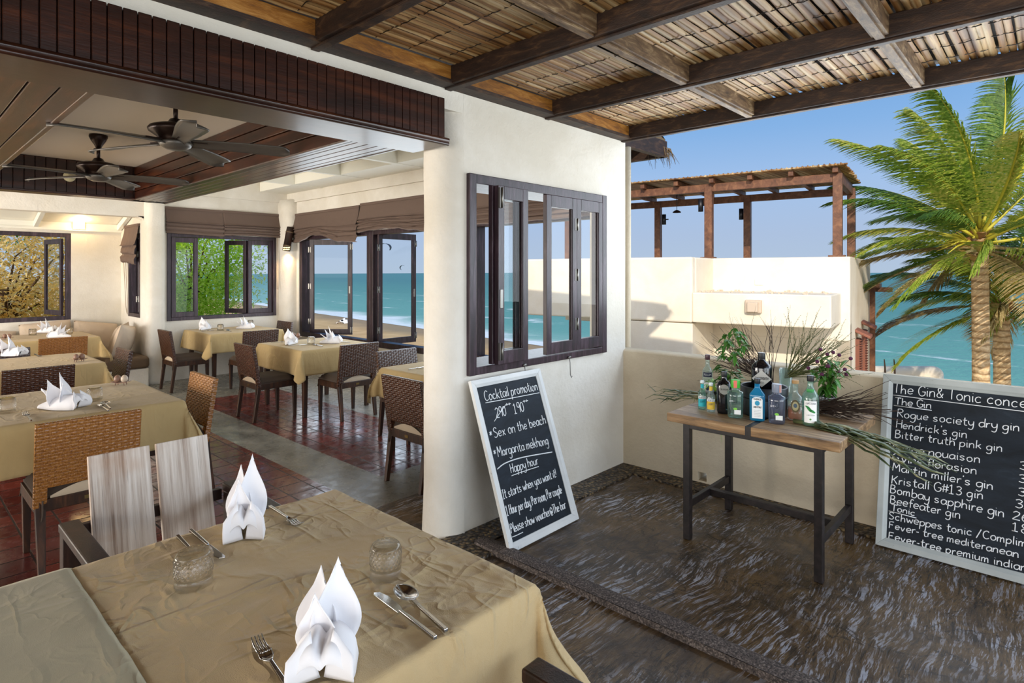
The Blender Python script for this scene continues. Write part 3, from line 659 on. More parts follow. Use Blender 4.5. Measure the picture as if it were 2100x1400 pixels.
sash(w, .70, 1.57, (4.89, 9.08, .59), math.radians(-47), stile=.065, rail=.09, handle=(.66, .74), hinges=((.0, .22), (.0, .8), (.0, 1.4), (.69, 1.45), (.69, .08)))
w = win(5); frame_y(w, D5[0], D5[1], 4.93, SILL, HEAD + .02, .08, .14, True)
sash(w, .68, 1.62, (4.89, 7.14, .57), math.radians(1), stile=.065, rail=.09, handle=(.645, .74), hinges=((.0, .22), (.0, .8), (.0, 1.4), (.67, 1.48), (.67, .1)))
w = win(6); frame_y(w, D6[0], D6[1], 4.93, SILL, HEAD + .02, .08, .14, True)
w = win(7)
x0, x1, z0, z1 = WIN; m = MB()
m.box(x0 - .01, x0 + .05, 2.67, 2.99, z0 - .01, z1 + .01); m.box(x1 - .05, x1 + .01, 2.67, 2.78, z0 - .01, z1 + .01)
m.box(x0 + .05, x1 - .05, 2.672, 2.99, z1 - .05, z1 + .01); m.box(x0 + .05, x1 - .05, 2.672, 2.99, z0 - .01, z0 + .04)
m.build('window_frame', MAT['frame'], w, bevel=.004)
H7 = 1.145
s = sash(w, .30, H7, (2.70, 2.635, 1.03), math.radians(2), stile=.055, rail=.085, handle=(.028, .42))
m = MB(); m.box(-.005, .028, -.035, -.018, .03, .14); m.box(-.005, .028, -.035, -.018, 1.0, 1.13); m.tube([(.012, -.04, 1.0), (.012, -.04, 1.13)], .006, 8); m.tube([(.012, -.04, .03), (.012, -.04, .14)], .006, 8); m.build('bolt', MAT['hinge'], s)
sash(w, .30, H7, (2.685, 2.675, 1.03), math.radians(3), stile=.055, rail=.085)
sash(w, .36, H7, (3.25, 2.69, 1.03), 0, stile=.055, rail=.085)
sash(w, .345, H7, (3.61, 2.69, 1.03), 0, stile=.055, rail=.085, hinges=((.0, .2), (.0, .57), (.0, .95)))
for hx in (3.0, 3.5):
    h = MB(); h.tube([(hx, 2.66, .985), (hx, 2.655, .95), (hx + .004, 2.655, .86), (hx + .012, 2.65, .84), (hx + .02, 2.65, .85)], .0035, 6); h.tube([(hx - .01, 2.665, .99), (hx + .02, 2.665, .99)], .008, 6); h.build('hook', MAT['hinge'], w)

# ------------------------------------------------------------------ roman blinds
def blind(p0, p1, out, z1, z0, folds, sag, label, seed, rag=.0):
    """hangs from z1; p0, p1 plan points; out = unit plan vector into the room; folds stacked at the bottom"""
    p0, p1, out = Vector(p0), Vector(p1), Vector(out); pr = []
    zf = z1 - (z1 - z0) * .52
    for k in range(7): t = k / 6; pr.append((.012 + .055 * t ** 1.5, z1 + (zf - z1) * t, 0))
    pr.append((.085, zf - .012, .2)); pr.append((.05, zf - .004, .3))
    st = (zf - z0) / folds
    for k in range(folds):
        za = zf - st * k; pr += [(.045, za - st * .15, .3 + .7 * k / folds), (.062 + .008 * (k % 2), za - st * .45, .4 + .6 * k / folds), (.072 - .006 * (k % 2), za - st * .85, .45 + .55 * (k + 1) / folds), (.046, za - st * .97, .45 + .55 * (k + 1) / folds)]
    root = empty('roman_blind', (p0 + p1).to_3d() / 2 + Vector((0, 0, z1)), 0, label, 'blind', 'roman blinds over the windows'); o0 = root.location
    def fn(a, b):
        i = b * (len(pr) - 1); j = min(int(i), len(pr) - 2); f = i - j; u = pr[j][0] + (pr[j + 1][0] - pr[j][0]) * f; z = pr[j][1] + (pr[j + 1][1] - pr[j][1]) * f; s = pr[j][2] + (pr[j + 1][2] - pr[j][2]) * f
        z += s * sag(a) + rag * s * .02 * fbm(a * 5, j * .7, seed); u += rag * .012 * fbm(a * 7, b * 5, seed) * min(1, b * 3)
        q = p0.lerp(p1, a) + out * u; return (q.x - o0.x, q.y - o0.y, z - o0.z)
    m = MB(); m.grid(fn, 44, (len(pr) - 1) * 2); m.build('fabric', MAT['blind'], root, solid=.004)
    m = MB(); d = (p1 - p0).normalized(); c = (p0 + p1) / 2 - root.location.to_2d()
    m.obox((c.x + out.x * .01, c.y + out.y * .01, .005), (d * (p1 - p0).length / 2).to_3d(), (out * .012).to_3d(), (0, 0, .018)); m.build('headrail', MAT['blind'], root); return root
blind((2.93, 9.74), (3.76, 9.74), (0, -1), 2.575, 2.20, 3, lambda a: -.02 * a, 'taupe roman blind nearest the alcove column over the garden window', 1, .4)
blind((3.76, 9.74), (4.68, 9.74), (0, -1), 2.58, 2.20, 4, lambda a: .012 * math.sin(a * PI), 'taupe roman blind beside the wall lamp over the garden window', 2, .4)
blind((4.84, 9.46), (4.84, 7.52), (-1, 0), 2.58, 2.12, 3, lambda a: .10 * math.sin(PI * min(1, a * 1.25)) ** 2 - .06 * a, 'drooping taupe blind over the sea window nearest the wall lamp', 3, 1.4)
blind((4.84, 7.49), (4.84, 5.3), (-1, 0), 2.60, 2.19, 4, lambda a: .03 * math.sin(PI * a * 2), 'bunched taupe blind over the sea window beside the white pillar', 4, 1.4)
blind((4.84, 5.2), (4.84, 3.1), (-1, 0), 2.60, 2.17, 4, lambda a: 0, 'taupe blind seen through the dark terrace window', 5, .6)
blind((2.67, 10.72), (2.67, 10.0), (-1, 0), 2.32, 1.78, 2, lambda a: -.05 * a, 'bulging taupe blind over the narrow window beside the bench', 6, .8)
# thin pull cords
m = MB(); m.tube([(4.62, 9.68, 2.2), (4.625, 9.70, 1.9), (4.62, 9.69, 1.5), (4.61, 9.66, 1.34), (4.63, 9.66, 1.33), (4.64, 9.69, 1.5), (4.645, 9.7, 2.2)], .004, 5); tag(m.build('blind_cord', MAT['eggpale']), 'pale looped cord hanging at the garden window by the wall lamp', 'cord')
m = MB(); m.tube([(2.62, 10.66, 2.0), (2.63, 10.6, 1.5), (2.62, 10.5, 1.1), (2.62, 10.42, .98), (2.64, 10.5, 1.2), (2.65, 10.62, 1.7), (2.65, 10.68, 2.0)], .005, 5); tag(m.build('blind_cord', MAT['eggpale']), 'pale looped cord hanging at the narrow window beside the bench', 'cord')
# ------------------------------------------------------------------ dining chairs
def weave(m, W, H, nx, ny, fn):
    """basket weave of flat three-strand bands; fn(x, z, off) places a point"""
    pr = [(-.47, 0), (-.32, 1), (-.17, .25), (0, 1), (.17, .25), (.32, 1), (.47, 0)]
    cw, rh = W / nx, H / ny; A = .0016; R = .0013; sub = 4
    for j in range(ny):
        vs = []; ns = nx * sub
        for i in range(ns + 1):
            x = W * i / ns; o = A * math.cos(PI * (x / cw - .5 + j)) * 1.3
            o = max(-A, min(A, o * 1.6))
            for p, r in pr: vs.append(fn(x, (j + .5 + p * .98) * rh, o + r * R))
        m.add(vs, [(i * 7 + k, i * 7 + k + 1, (i + 1) * 7 + k + 1, (i + 1) * 7 + k) for i in range(ns) for k in range(6)], True)
    for i in range(nx):
        vs = []; ns = ny * sub
        for j in range(ns + 1):
            z = H * j / ns; o = -max(-A, min(A, 2.1 * A * math.cos(PI * (z / rh - .5 + i))))
            for p, r in pr: vs.append(fn((i + .5 + p * .62) * cw, z, o + r * R))
        m.add(vs, [(j * 7 + k, j * 7 + k + 1, (j + 1) * 7 + k + 1, (j + 1) * 7 + k) for j in range(ns) for k in range(6)], True)
def back_y(z): return -.205 - (z - .38) * .15
def make_chair(kind):
    rm = MAT['rattan'] if kind == 'honey' else MAT['rattandark']; r = empty('dining_chair'); r['category'] = 'chair'; r['group'] = 'woven chairs at the dining tables'
    W = .24; TH = .017
    m = MB()
    for a, b in ((-W + .03, W - .03),): m.box(a, b, .185, .225, .345, .41)
    m.box(-W + .02, W - .02, -.225, -.195, .345, .41)
    for s in (-1, 1): m.box(s * .222 - .016, s * .222 + .016, -.2, .21, .345, .41)
    m.box(-.21, .21, -.2, .2, .395, .41); m.build('seat_frame', MAT['leg'], r, bevel=.004)
    m = MB()
    def cu(a, b):
        x, y = (a - .5) * 2, (b - .5) * 2; e = (1 - abs(x) ** 6) * (1 - abs(y) ** 6); return (x * .225, .005 + y * .215, .425 + .05 * max(e, 0) ** .4 + .004 * fbm(x * 3, y * 3))
    m.grid(cu, 16, 16); m.grid(lambda a, b: ((a - .5) * .45, .005 + (b - .5) * .43, .41 + .015 * 0 + .0), 2, 2)
    for s in (0, 1):
        m.grid(lambda a, b, s=s: ((a - .5) * .45, .005 + (s * 2 - 1) * .215, .41 + b * .016), 4, 1); m.grid(lambda a, b, s=s: ((s * 2 - 1) * .225, .005 + (a - .5) * .43, .41 + b * .016), 4, 1)
    c = m.build('seat_cushion', MAT['seatcush'], r)
    for s in (-1, 1):
        for pts in ([(s * .2, -.205, .42), (s * .205, -.235, .40), (s * .205, -.236, .33), (s * .21, -.237, .30)], [(s * .215, .2, .40), (s * .235, .21, .37), (s * .24, .215, .33)]): m = MB(); m.tube(pts, .0045, 5); m.build('tie', MAT['seatcush'], c)
    # woven backrest over a frame that runs down the rear legs
    m = MB(); Z0, Z1 = .475, .825
    for s in (1, -1): weave(m, 2 * W, Z1 - Z0, 16, 21, lambda x, z, o, s=s: (-W + x, back_y(Z0 + z) - s * (TH + o), Z0 + z))
    for q in (-1, 1):
        for s in (1, -1): weave(m, .055, .105, 2, 6, lambda x, z, o, s=s, q=q: (q * (W - .0275) - .0275 + x, back_y(.37 + z) - s * (TH + o), .37 + z))
        weave(m, TH * 2, Z1 - .37, 1, 27, lambda x, z, o, q=q: (q * (W + o), back_y(.37 + z) - TH + x, .37 + z))
    m.grid(lambda a, b: (-W + 2 * W * a, back_y(Z1) - TH * math.cos(PI * b), Z1 - .002 + .006 * math.sin(PI * b) + .0015 * math.sin(a * 200)), 120, 6)
    m.taper((0, back_y(Z0), Z0), (0, back_y(Z1), Z1), 2 * W - .004, 2 * W - .004, TH * 1.9, TH * 1.9)
    for q in (-1, 1): m.taper((q * (W - .0275), back_y(.37), .37), (q * (W - .0275), back_y(Z0), Z0), .053, .053, TH * 1.9, TH * 1.9)
    m.build('backrest', rm, r)
    for s in (-1, 1):
        m = MB(); m.taper((s * .212, -.255, 0), (s * .2125, back_y(.37), .385), .030, .048, .034, .036); m.build('leg', MAT['leg'], r, bevel=.003)
        m = MB(); m.taper((s * .212, .205, 0), (s * .212, .2, .40), .030, .046, .030, .046); m.build('leg', MAT['leg'], r, bevel=.003)
    m = MB(); m.box(-.02, .02, -.2275, -.2245, .368, .388); m.build('brass_plate', MAT['brass'], r)
    m = MB(); m.grid(lambda a, b: ((a - .5) * .34, -.214 - .004 * math.sin(PI * b), .41 + (.012 + .045 * math.sin(PI * a)) * b), 12, 3); m.build('cushion_lining', MAT['piping'], c)
    return r
chairs = [
    ('honey', .81, 4.18, 0, 'large honey rattan chair with its back to us at the nearest rattan table'),
    ('honey', 1.46, 4.85, 90, 'honey rattan chair beside the aisle, at the table with brown and cream eggs'),
    ('dark', .935, 6.5, 0, 'dark brown woven chair with its back to us behind the white boat napkin'),
    ('dark', 1.485, 7.08, 90, 'woven chair seen edge on at the end of the second table before the bench'),
    ('honey', 1.565, 9.15, 0, 'amber woven chair with its back to us at the bench table'),
    ('dark', .88, 7.73, 180, 'woven chair facing us across the table with the small yellow fork'),
    ('dark', .76, 9.15, 0, 'woven chair cut by the left picture edge at the bench table'),
    ('dark', 2.96, 8.95, -90, 'woven chair with light strands beside the white alcove column'),
    ('dark', 3.03, 6.56, -90, 'pale flecked woven chair on the left of the middle sea-side table'),
    ('dark', 3.58, 8.24, 0, 'woven chair with its back to us at the corner table under the garden window'),
    ('dark', 4.23, 9.15, 90, 'near black woven chair in the corner under the wall lamp'),
    ('dark', 3.66, 5.96, 0, 'woven chair with its back to us before the middle sea-side table'),
    ('dark', 3.63, 4.70, 180, 'woven chair facing us behind the table half hidden by the white pillar'),
    ('dark', 2.96, 3.62, -90, 'large dark woven chair standing against the white pillar')]
for kind, x, y, a, lab in chairs: place(again('chair' + kind, lambda: make_chair(kind)), (x, y, 0), math.radians(a), lab)

# ------------------------------------------------------------------ driftwood armchairs at the front table
def make_armchair():
    r = empty('driftwood_armchair'); r['category'] = 'armchair'; r['group'] = 'driftwood armchairs at the front table'
    for s, w in ((-1, .215), (1, .225)):
        m = MB(); m.taper((s * .123, -.205, .36), (s * .123, -.335, .855), w, w, .024, .024); m.build('back_plank', MAT['plank'], r, bevel=.003)
    m = MB()
    for k in range(4): m.box(-.25, .25, -.2 + k * .113, -.2 + k * .113 + .105, .40, .425)
    m.build('seat', MAT['plank'], r, bevel=.003)
    for s in (-1, 1):
        m = MB(); m.box(s * .31 - .034, s * .31 + .034, -.27, .385, .595, .632); m.build('arm', MAT['darkwood'], r, bevel=.006)
        for y in (-.235, .335):
            m = MB(); m.box(s * .31 - .03, s * .31 + .03, y - .03, y + .03, 0, .596); m.build('leg', MAT['darkwood'], r, bevel=.004)
    m = MB()
    for y in (-.235, .335): m.box(-.285, .285, y - .018, y + .018, .33, .40)
    for s in (-1, 1): m.box(s * .27 - .018, s * .27 + .018, -.22, .32, .33, .40)
    m.bar((-.285, -.305, .57), (.285, -.305, .57), .03, .05); m.build('rail', MAT['darkwood'], r, bevel=.003)
    return r
place(again('arm', make_armchair), (.835, 2.62, 0), PI, 'dark armchair with two silvered driftwood back planks across the front table')
place(again('arm', make_armchair), (.82, .60, 0), 0, 'dark armchair whose arm end just shows at the bottom edge of the picture')

# ------------------------------------------------------------------ tables and cloths
TZ = .75
def make_cloth(x0, x1, y0, y1, drops, mat, label, seed, group='sand coloured tablecloths', z=TZ, step=.022, amp=.0022, crease=None):
    l, rr, b, t = drops; xs, ys = x0 - l, y0 - b; nx = max(8, int((x1 + rr - xs) / step)); ny = max(8, int((y1 + t - ys) / step))
    cx, cy = (x0 + x1) / 2, (y0 + y1) / 2
    def fn(a, c):
        px, py = xs + (x1 + rr - xs) * a, ys + (y1 + t - ys) * c
        qx, qy = min(max(px, x0), x1), min(max(py, y0), y1); dx, dy = px - qx, py - qy; r = math.hypot(dx, dy)
        zz = z + amp * (fbm(px * 5, py * 5, seed) + .7 * (1 - abs(2 * fbm(px * 3.1 + 7, py * 3.3, seed + 3)))) * (1 if r == 0 else max(0, 1 - r * 30))
        if crease and r == 0:
            for k in crease: zz += .0022 * math.exp(-((py if k[0] == 'y' else px) - k[1]) ** 2 / .00006)
        if r > 0:
            ux, uy = dx / r, dy / r; th = abs(ux * uy) * 2; along = (px if abs(dy) > abs(dx) else py) + seed
            e = min(r / .03, 1); out = .006 * math.sin(e * PI / 2) + r * (.05 + .03 * math.sin(along * 9 + 2 * fbm(along * 3, seed, 1)) + .045 * fbm(along * 6, r * 2, seed)) + th * r * (.30 + .1 * math.sin(r * 14 + seed))
            fold = th * r * .16 * math.sin(math.atan2(abs(dy), abs(dx)) * 8)
            zz -= .006 * (1 - math.cos(e * PI / 2)) + max(0, r - .006) * (.985 - .10 * th)
            return (qx + ux * out - uy * fold - cx, qy + uy * out + ux * fold - cy, zz - z)
        return (px - cx, py - cy, zz - z)
    m = MB(); m.grid(fn, nx, ny); o = m.build('tablecloth', MAT[mat], None, solid=.003); o.location = (cx, cy, z); return tag(o, label, 'tablecloth', group)
def make_table(x0, x1, y0, y1, label):
    t = empty('dining_table', ((x0 + x1) / 2, (y0 + y1) / 2, 0), 0, label, 'table', 'dining tables under cloths'); hx, hy = (x1 - x0) / 2 - .004, (y1 - y0) / 2 - .004
    m = MB(); m.box(-hx, hx, -hy, hy, TZ - .035, TZ - .006); m.build('tabletop', MAT['leg'], t)
    m = MB(); a, b = hx - .07, hy - .07
    for s in (-1, 1): m.box(-a, a, s * b - .012, s * b + .012, TZ - .11, TZ - .036); m.box(s * a - .012, s * a + .012, -b, b, TZ - .11, TZ - .036)
    m.build('apron', MAT['leg'], t)
    for i in (-1, 1):
        for j in (-1, 1): m = MB(); m.taper((i * a, j * b, 0), (i * a, j * b, TZ - .036), .042, .06); m.build('leg', MAT['leg'], t, bevel=.003)
T = {1: (.395, 1.252, 1.07, 2.125), 2: (-.45, 1.43, 4.36, 5.46), 3: (-.4, 1.51, 6.74, 7.78), 4: (.2, 2.07, 9.50, 10.55), 5: (3.18, 4.22, 8.66, 9.68), 6: (3.2, 4.15, 6.12, 7.2), 7: (3.13, 4.05, 3.45, 4.53)}
make_table(*T[1], 'dark wooden table under the crumpled front tablecloth'); make_table(-.56, .385, 1.07, 2.125, 'dark wooden table under the paler cloth at the bottom left corner')
make_table(*T[2], 'dark wooden table under the cloth of the nearest rattan row'); make_table(*T[3], 'dark wooden table under the cloth with the small yellow fork'); make_table(*T[4], 'dark wooden table under the pale cloth by the bench')
make_table(*T[5], 'dark wooden table under the cloth below the garden window'); make_table(*T[6], 'dark wooden table under the middle sea-side cloth'); make_table(*T[7], 'dark wooden table under the cloth half hidden by the pillar')
make_cloth(*T[1], (.02, .42, .42, .25), 'cloth', 'crumpled sand tablecloth on the large front table', 3, amp=.0035, step=.015, crease=(('y', 1.60), ('x', .80)))
make_cloth(-.56, .388, 1.07, 2.128, (.2, .012, .3, .25), 'clothpale', 'paler olive cloth at the bottom left beside the front tablecloth', 5, z=.757, amp=.0015, crease=(('y', 1.62),))
make_cloth(*T[2], (.3, .30, .30, .2), 'clothfar', 'sand tablecloth on the table behind the honey rattan chair', 11, amp=.002, crease=(('x', 1.22),))
make_cloth(*T[3], (.25, .27, .30, .2), 'clothfar', 'sand tablecloth with the brown egg shakers and a yellow fork on it', 17, amp=.0015)
make_cloth(*T[4], (.25, .27, .28, .2), 'clothfar', 'sand tablecloth on the table in front of the cushioned bench', 23, amp=.001)
make_cloth(*T[5], (.27, .2, .27, .05), 'clothfar', 'sand tablecloth on the corner table under the garden window', 29, amp=.001)
make_cloth(*T[6], (.28, .25, .28, .25), 'clothfar', 'sand tablecloth on the middle sea-side table with a hanging corner', 31, amp=.001)
make_cloth(*T[7], (.26, .2, .2, .26), 'clothfar', 'sand tablecloth cut off by the white pillar', 37, amp=.001)

# ------------------------------------------------------------------ napkins
def make_napkin():
    m = MB()
    def W(x): return .012 + .058 * min(1, max(0, (x + .14) / .15)) ** .7
    def Hh(x): return .014 + .07 * min(1, max(0, (x + .14) / .17)) ** .9
    def base(a, b):
        x = -.14 + .25 * a; s = b * 2 - 1; e = 1.0
        if a > .88: e = math.sqrt(max(0, 1 - ((a - .88) / .12) ** 2)) * .75 + .25
        q = max(0, 1 - s * s) ** .5; return (x + .01 * q * (a > .9), s * W(x) * (.8 + .2 * e), Hh(x) * q * (1 - .30 * math.exp(-(s / .16) ** 2)) * (.45 + .55 * e) + .0015)
    m.grid(base, 26, 24)
    for sg in (-1, 1):                                    # two wings wrapped round the blunt end
        def wing(a, b, sg=sg): t = a; x = .105 - .03 * t + .012 * math.sin(b * PI); return (x + .01, sg * (.070 - .066 * t * (1 - .3 * b)), .002 + b * (.055 + .045 * t))
        m.grid(wing, 10, 8)
    def petal(bx, by, H, w, lx, ly, cup, tw):
        def fn(a, b):
            s = a * 2 - 1; t = b; wd = w * (1 - t ** 2.2) ** .8 * (.75 + .5 * math.sin(min(1, t * 1.2) * PI)); x = bx + lx * t * t - cup * (s * s) * wd * -1; y = by + ly * t * t + s * wd
            c, q = math.cos(tw), math.sin(tw); dx, dy = x - bx, y - by; return (bx + dx * c - dy * q, by + dx * q + dy * c, .03 + H * t - .01 * s * s)
        m.grid(fn, 10, 16)
    petal(-.015, .012, .175, .050, -.015, .012, .55, .25); petal(-.035, -.018, .14, .046, -.03, -.018, .5, -.35); petal(-.065, .004, .085, .04, -.06, 0, .4, .1); petal(.012, -.012, .12, .042, .012, -.012, .6, -.15)
    o = m.build('napkin', MAT['napkin'], None, solid=.0025); o['category'] = 'napkin'; o['group'] = 'folded white napkins on the tables'; return o
def nap(u, v, rz, lab, sc=1.0): p = at(u, v, z=TZ); place(again('nap', make_napkin), (p.x, p.y, TZ + .006), math.radians(rz), lab, None, sc)
nap(672, 1345, -128, 'white napkin standing nearest to us between fork and knife on the front table', (.95, .98, 1.0))
nap(505, 1092, -118, 'tall white napkin on the far edge of the front table by the driftwood chair', (.8, .85, 1.22))
nap(128, 838, -48, 'white boat-folded napkin with raised petals behind the honey rattan chair', 1.08)
nap(20, 730, -40, 'white napkin at the left picture edge on the cloth with the yellow fork', 1.05)
nap(96, 682, -40, 'upright white napkin before the cushions on the bench table', 1.0); nap(122, 692, 150, 'flatter white napkin partly behind the amber woven chair', .95)
nap(418, 676, 50, 'narrow white napkin on the left of the corner table under the garden window', .95); nap(503, 674, -40, 'spread white napkin on the right of the corner table under the garden window', .95)
nap(595, 706, 50, 'narrow white napkin on the left of the middle sea-side table', .95); nap(679, 704, -40, 'spread white napkin on the right of the middle sea-side table', 1.0)

# ------------------------------------------------------------------ upturned tumblers
def make_glass():
    R, Hh = .044, .094; pr = [(R, 0), (R + .0005, .004), (R, .03)]; out = []
    for k in range(56):
        z = Hh * k / 55; r = R * (1 - .012 * z / Hh) if z < .080 else R * .988 * math.sqrt(max(.0, 1 - ((z - .080) / .0142) ** 2 * .36)); out.append((r, z))
    m = MB(); n = 140; vs = []
    for r, z in out:
        for k in range(n):
            t = 2 * PI * k / n; h = 0
            if .034 < z < .080: h = .0022 * max(0, math.sin(t * 20) * math.sin((z - .034) / .0092 * PI)) ** .8 + .0022 * max(0, -math.sin(t * 20) * -1 * math.sin((z - .034) / .0092 * PI) * -1) ** .8 * 0
            vs.append(((r + h) * math.cos(t), (r + h) * math.sin(t), z))
    m.add(vs, [(i * n + k, i * n + (k + 1) % n, (i + 1) * n + (k + 1) % n, (i + 1) * n + k) for i in range(55) for k in range(n)], True)
    m.lathe([(out[-1][0], Hh), (.001, Hh)], n, close=False); m.lathe([(R, 0), (R - .0025, 0), (R - .003, .03), (R - .005, .075), (R * .74, Hh - .011), (.001, Hh - .011)], n, close=False)
    o = m.build('tumbler', MAT['tumbler']); o['category'] = 'glass'; o['group'] = 'upturned dimpled tumblers'; return o
def gl(u, v, lab, sc=1.0, rz=0): p = at(u, v, z=TZ); place(again('gl', make_glass), (p.x, p.y, TZ + .003), rz, lab, None, sc)
gl(397, 1203, 'upturned dimpled tumbler on the front table by the driftwood chair', (1.12, .95, 1.05)); gl(791, 1182, 'upturned dimpled tumbler just behind the spoon on the front table')
gl(194, 822, 'upturned tumbler beside the boat napkin and dark spoon', .98); gl(14, 847, 'upturned tumbler cut by the left picture edge behind the fork', 1.0)
gl(67, 688, 'tumbler on the left of the upright napkin on the bench table', 1.0); gl(142, 685, 'tumbler on the bench table before the largest cushion', .95)
gl(452, 678, 'tumbler in the middle of the corner table under the garden window'); gl(514, 667, 'tumbler behind the spread napkin on the corner table', .9)
gl(638, 707, 'tumbler between the two napkins on the middle sea-side table')

# ------------------------------------------------------------------ cutlery
def make_cut(kind):
    r = empty(kind); r['category'] = kind; r['group'] = {'fork': 'forks on the tables', 'knife': 'knives on the tables', 'spoon': 'spoons on the tables'}[kind]
    m = MB(); m.taper((0, 0, .006), (.115, 0, .006), .0085, .006, .007, .005, up=(0, 0, 1)); m.build('handle', MAT['metal'], r, bevel=.0012)
    m = MB()
    if kind == 'fork':
        m.grid(lambda a, b: (.113 + .035 * b, (a - .5) * (.006 + .018 * min(1, b * 1.6)), .006 - .004 * math.sin(PI * b) + .008 * (a - .5) ** 2), 6, 8)
        for k in range(4): y = -.0092 + k * .0061; m.tube([(.145, y, .006), (.165, y, .0035), (.182, y, .006), (.194, y, .012)], [.002, .0018, .0015, .0006], 6)
        m.build('tines', MAT['metal'], r, solid=.0015)
    elif kind == 'knife':
        m.prism([(0, -.006), (.015, -.010), (.06, -.0115), (.085, -.006), (.092, .004), (.085, .008), (0, .006)], (1, 0, 0), (0, 1, 0), ((.113, 0, .003), (0, 0, .002))); m.build('blade', MAT['metal'], r, bevel=.0006)
    else:
        def bowl(a, b):
            t = 2 * PI * a; q = b; x = .152 + .034 * q * math.cos(t); w = .0215 * (1 - .12 * math.cos(t)); return (x, w * q * math.sin(t), .003 + .0075 * q * q)
        m.grid(bowl, 24, 8); m.taper((.1, 0, .0065), (.122, 0, .009), .006, .008, .003, .002, up=(0, 0, 1)); m.build('bowl', MAT['metal'], r, solid=.0012)
    return r
def cut(kind, u0, v0, u1, v1, lab, dz=0.004, z=TZ):
    p, q = at(u0, v0, z=z), at(u1, v1, z=z); d = q - p; o = again(kind, lambda: make_cut(kind)); L0 = {'fork': .194, 'knife': .205, 'spoon': .186}[kind]; s = max(.8, min(1.35, d.length / L0))
    place(o, (p.x, p.y, z + dz), math.atan2(d.y, d.x), lab, None, s)
cut('fork', 603, 1440, 526, 1320, 'fork left of the nearest napkin at the bottom edge'); cut('fork', 553, 1044, 616, 1084, 'fork beside the tall napkin at the far edge of the front table')
cut('knife', 893, 1318, 765, 1217, 'table knife beside the spoon on the front table'); cut('spoon', 915, 1303, 794, 1192, 'spoon beside the knife near the front table corner')
cut('knife', 391, 1094, 463, 1156, 'table knife whose handle hangs over the edge before the driftwood chair'); cut('spoon', 364, 1106, 425, 1170, 'spoon seen through the tumbler before the driftwood chair')
cut('fork', 64, 866, 44, 842, 'fork between the left-edge tumbler and the boat napkin'); cut('spoon', 226, 843, 208, 824, 'dark spoon in front of the tumbler beside the boat napkin', .008); cut('knife', 222, 846, 197, 828, 'knife under the dark spoon beside the boat napkin')
cut('fork', 71, 728, 86, 734, 'small yellow-lit fork on the cloth with the brown egg shakers')
cut('knife', 414, 681, 447, 676, 'knife before the narrow napkin under the garden window'); cut('spoon', 474, 681, 460, 676, 'spoon beside the tumbler under the garden window')
cut('spoon', 556, 704, 584, 702, 'spoon on the left edge of the middle sea-side table'); cut('knife', 592, 711, 630, 707, 'knife before the narrow napkin on the middle sea-side table')
cut('fork', 662, 712, 640, 707, 'fork before the spread napkin on the middle sea-side table'); cut('knife', 717, 704, 692, 701, 'knife on the right of the middle sea-side table'); cut('knife', 838, 760, 872, 753, 'knife on the cloth cut off by the white pillar')

# ------------------------------------------------------------------ egg-shaped shakers on little trays
def make_eggs(kind):
    r = empty('egg_shaker_set'); r['category'] = 'condiment set'; r['group'] = 'egg-shaped shakers on little trays'
    m = MB(); m.grid(lambda a, b: ((a - .5) * .125, (b - .5) * .055, .018 + .03 * abs(a - .5) ** 2 * 4 * .3), 12, 4); t = m.build('tray', MAT['egg'], r, solid=.004)
    m = MB()
    for i in (-1, 1):
        for j in (-1, 1): m.tube([(i * .03, j * .015, .019), (i * .034, j * .017, 0)], .004, 6)
    m.build('feet', MAT['egg'], r)
    for s, mt in ((-1, 'egg'), (1, 'eggpale' if kind else 'egg')):
        m = MB(); m.lathe([(.001, 0)] + [(.0245 * math.sin(PI * k / 12) * (1 + .12 * math.cos(PI * k / 12)), .029 - .029 * math.cos(PI * k / 12)) for k in range(1, 12)] + [(.001, .058)], 20, (s * .026, 0, .019)); m.build('shaker', MAT[mt], r)
    return r
def eggs(u, v, lab, kind=0, rz=-30): p = at(u, v, z=TZ); place(again('egg%d' % kind, lambda: make_eggs(kind)), (p.x, p.y, TZ + .004), math.radians(rz), lab, None, 1.0)
eggs(248, 790, 'one brown and one cream egg shaker on a tray by the aisle chair', 1, -45); eggs(162, 742, 'two brown egg shakers on the cloth with the yellow fork', 0, 20); eggs(14, 697, 'dark egg shakers at the left picture edge on the bench table', 0, -40)
eggs(443, 668, 'small egg shakers under the garden window', 0, -40); eggs(607, 695, 'small egg shakers behind the napkins of the middle sea-side table', 0, -40)

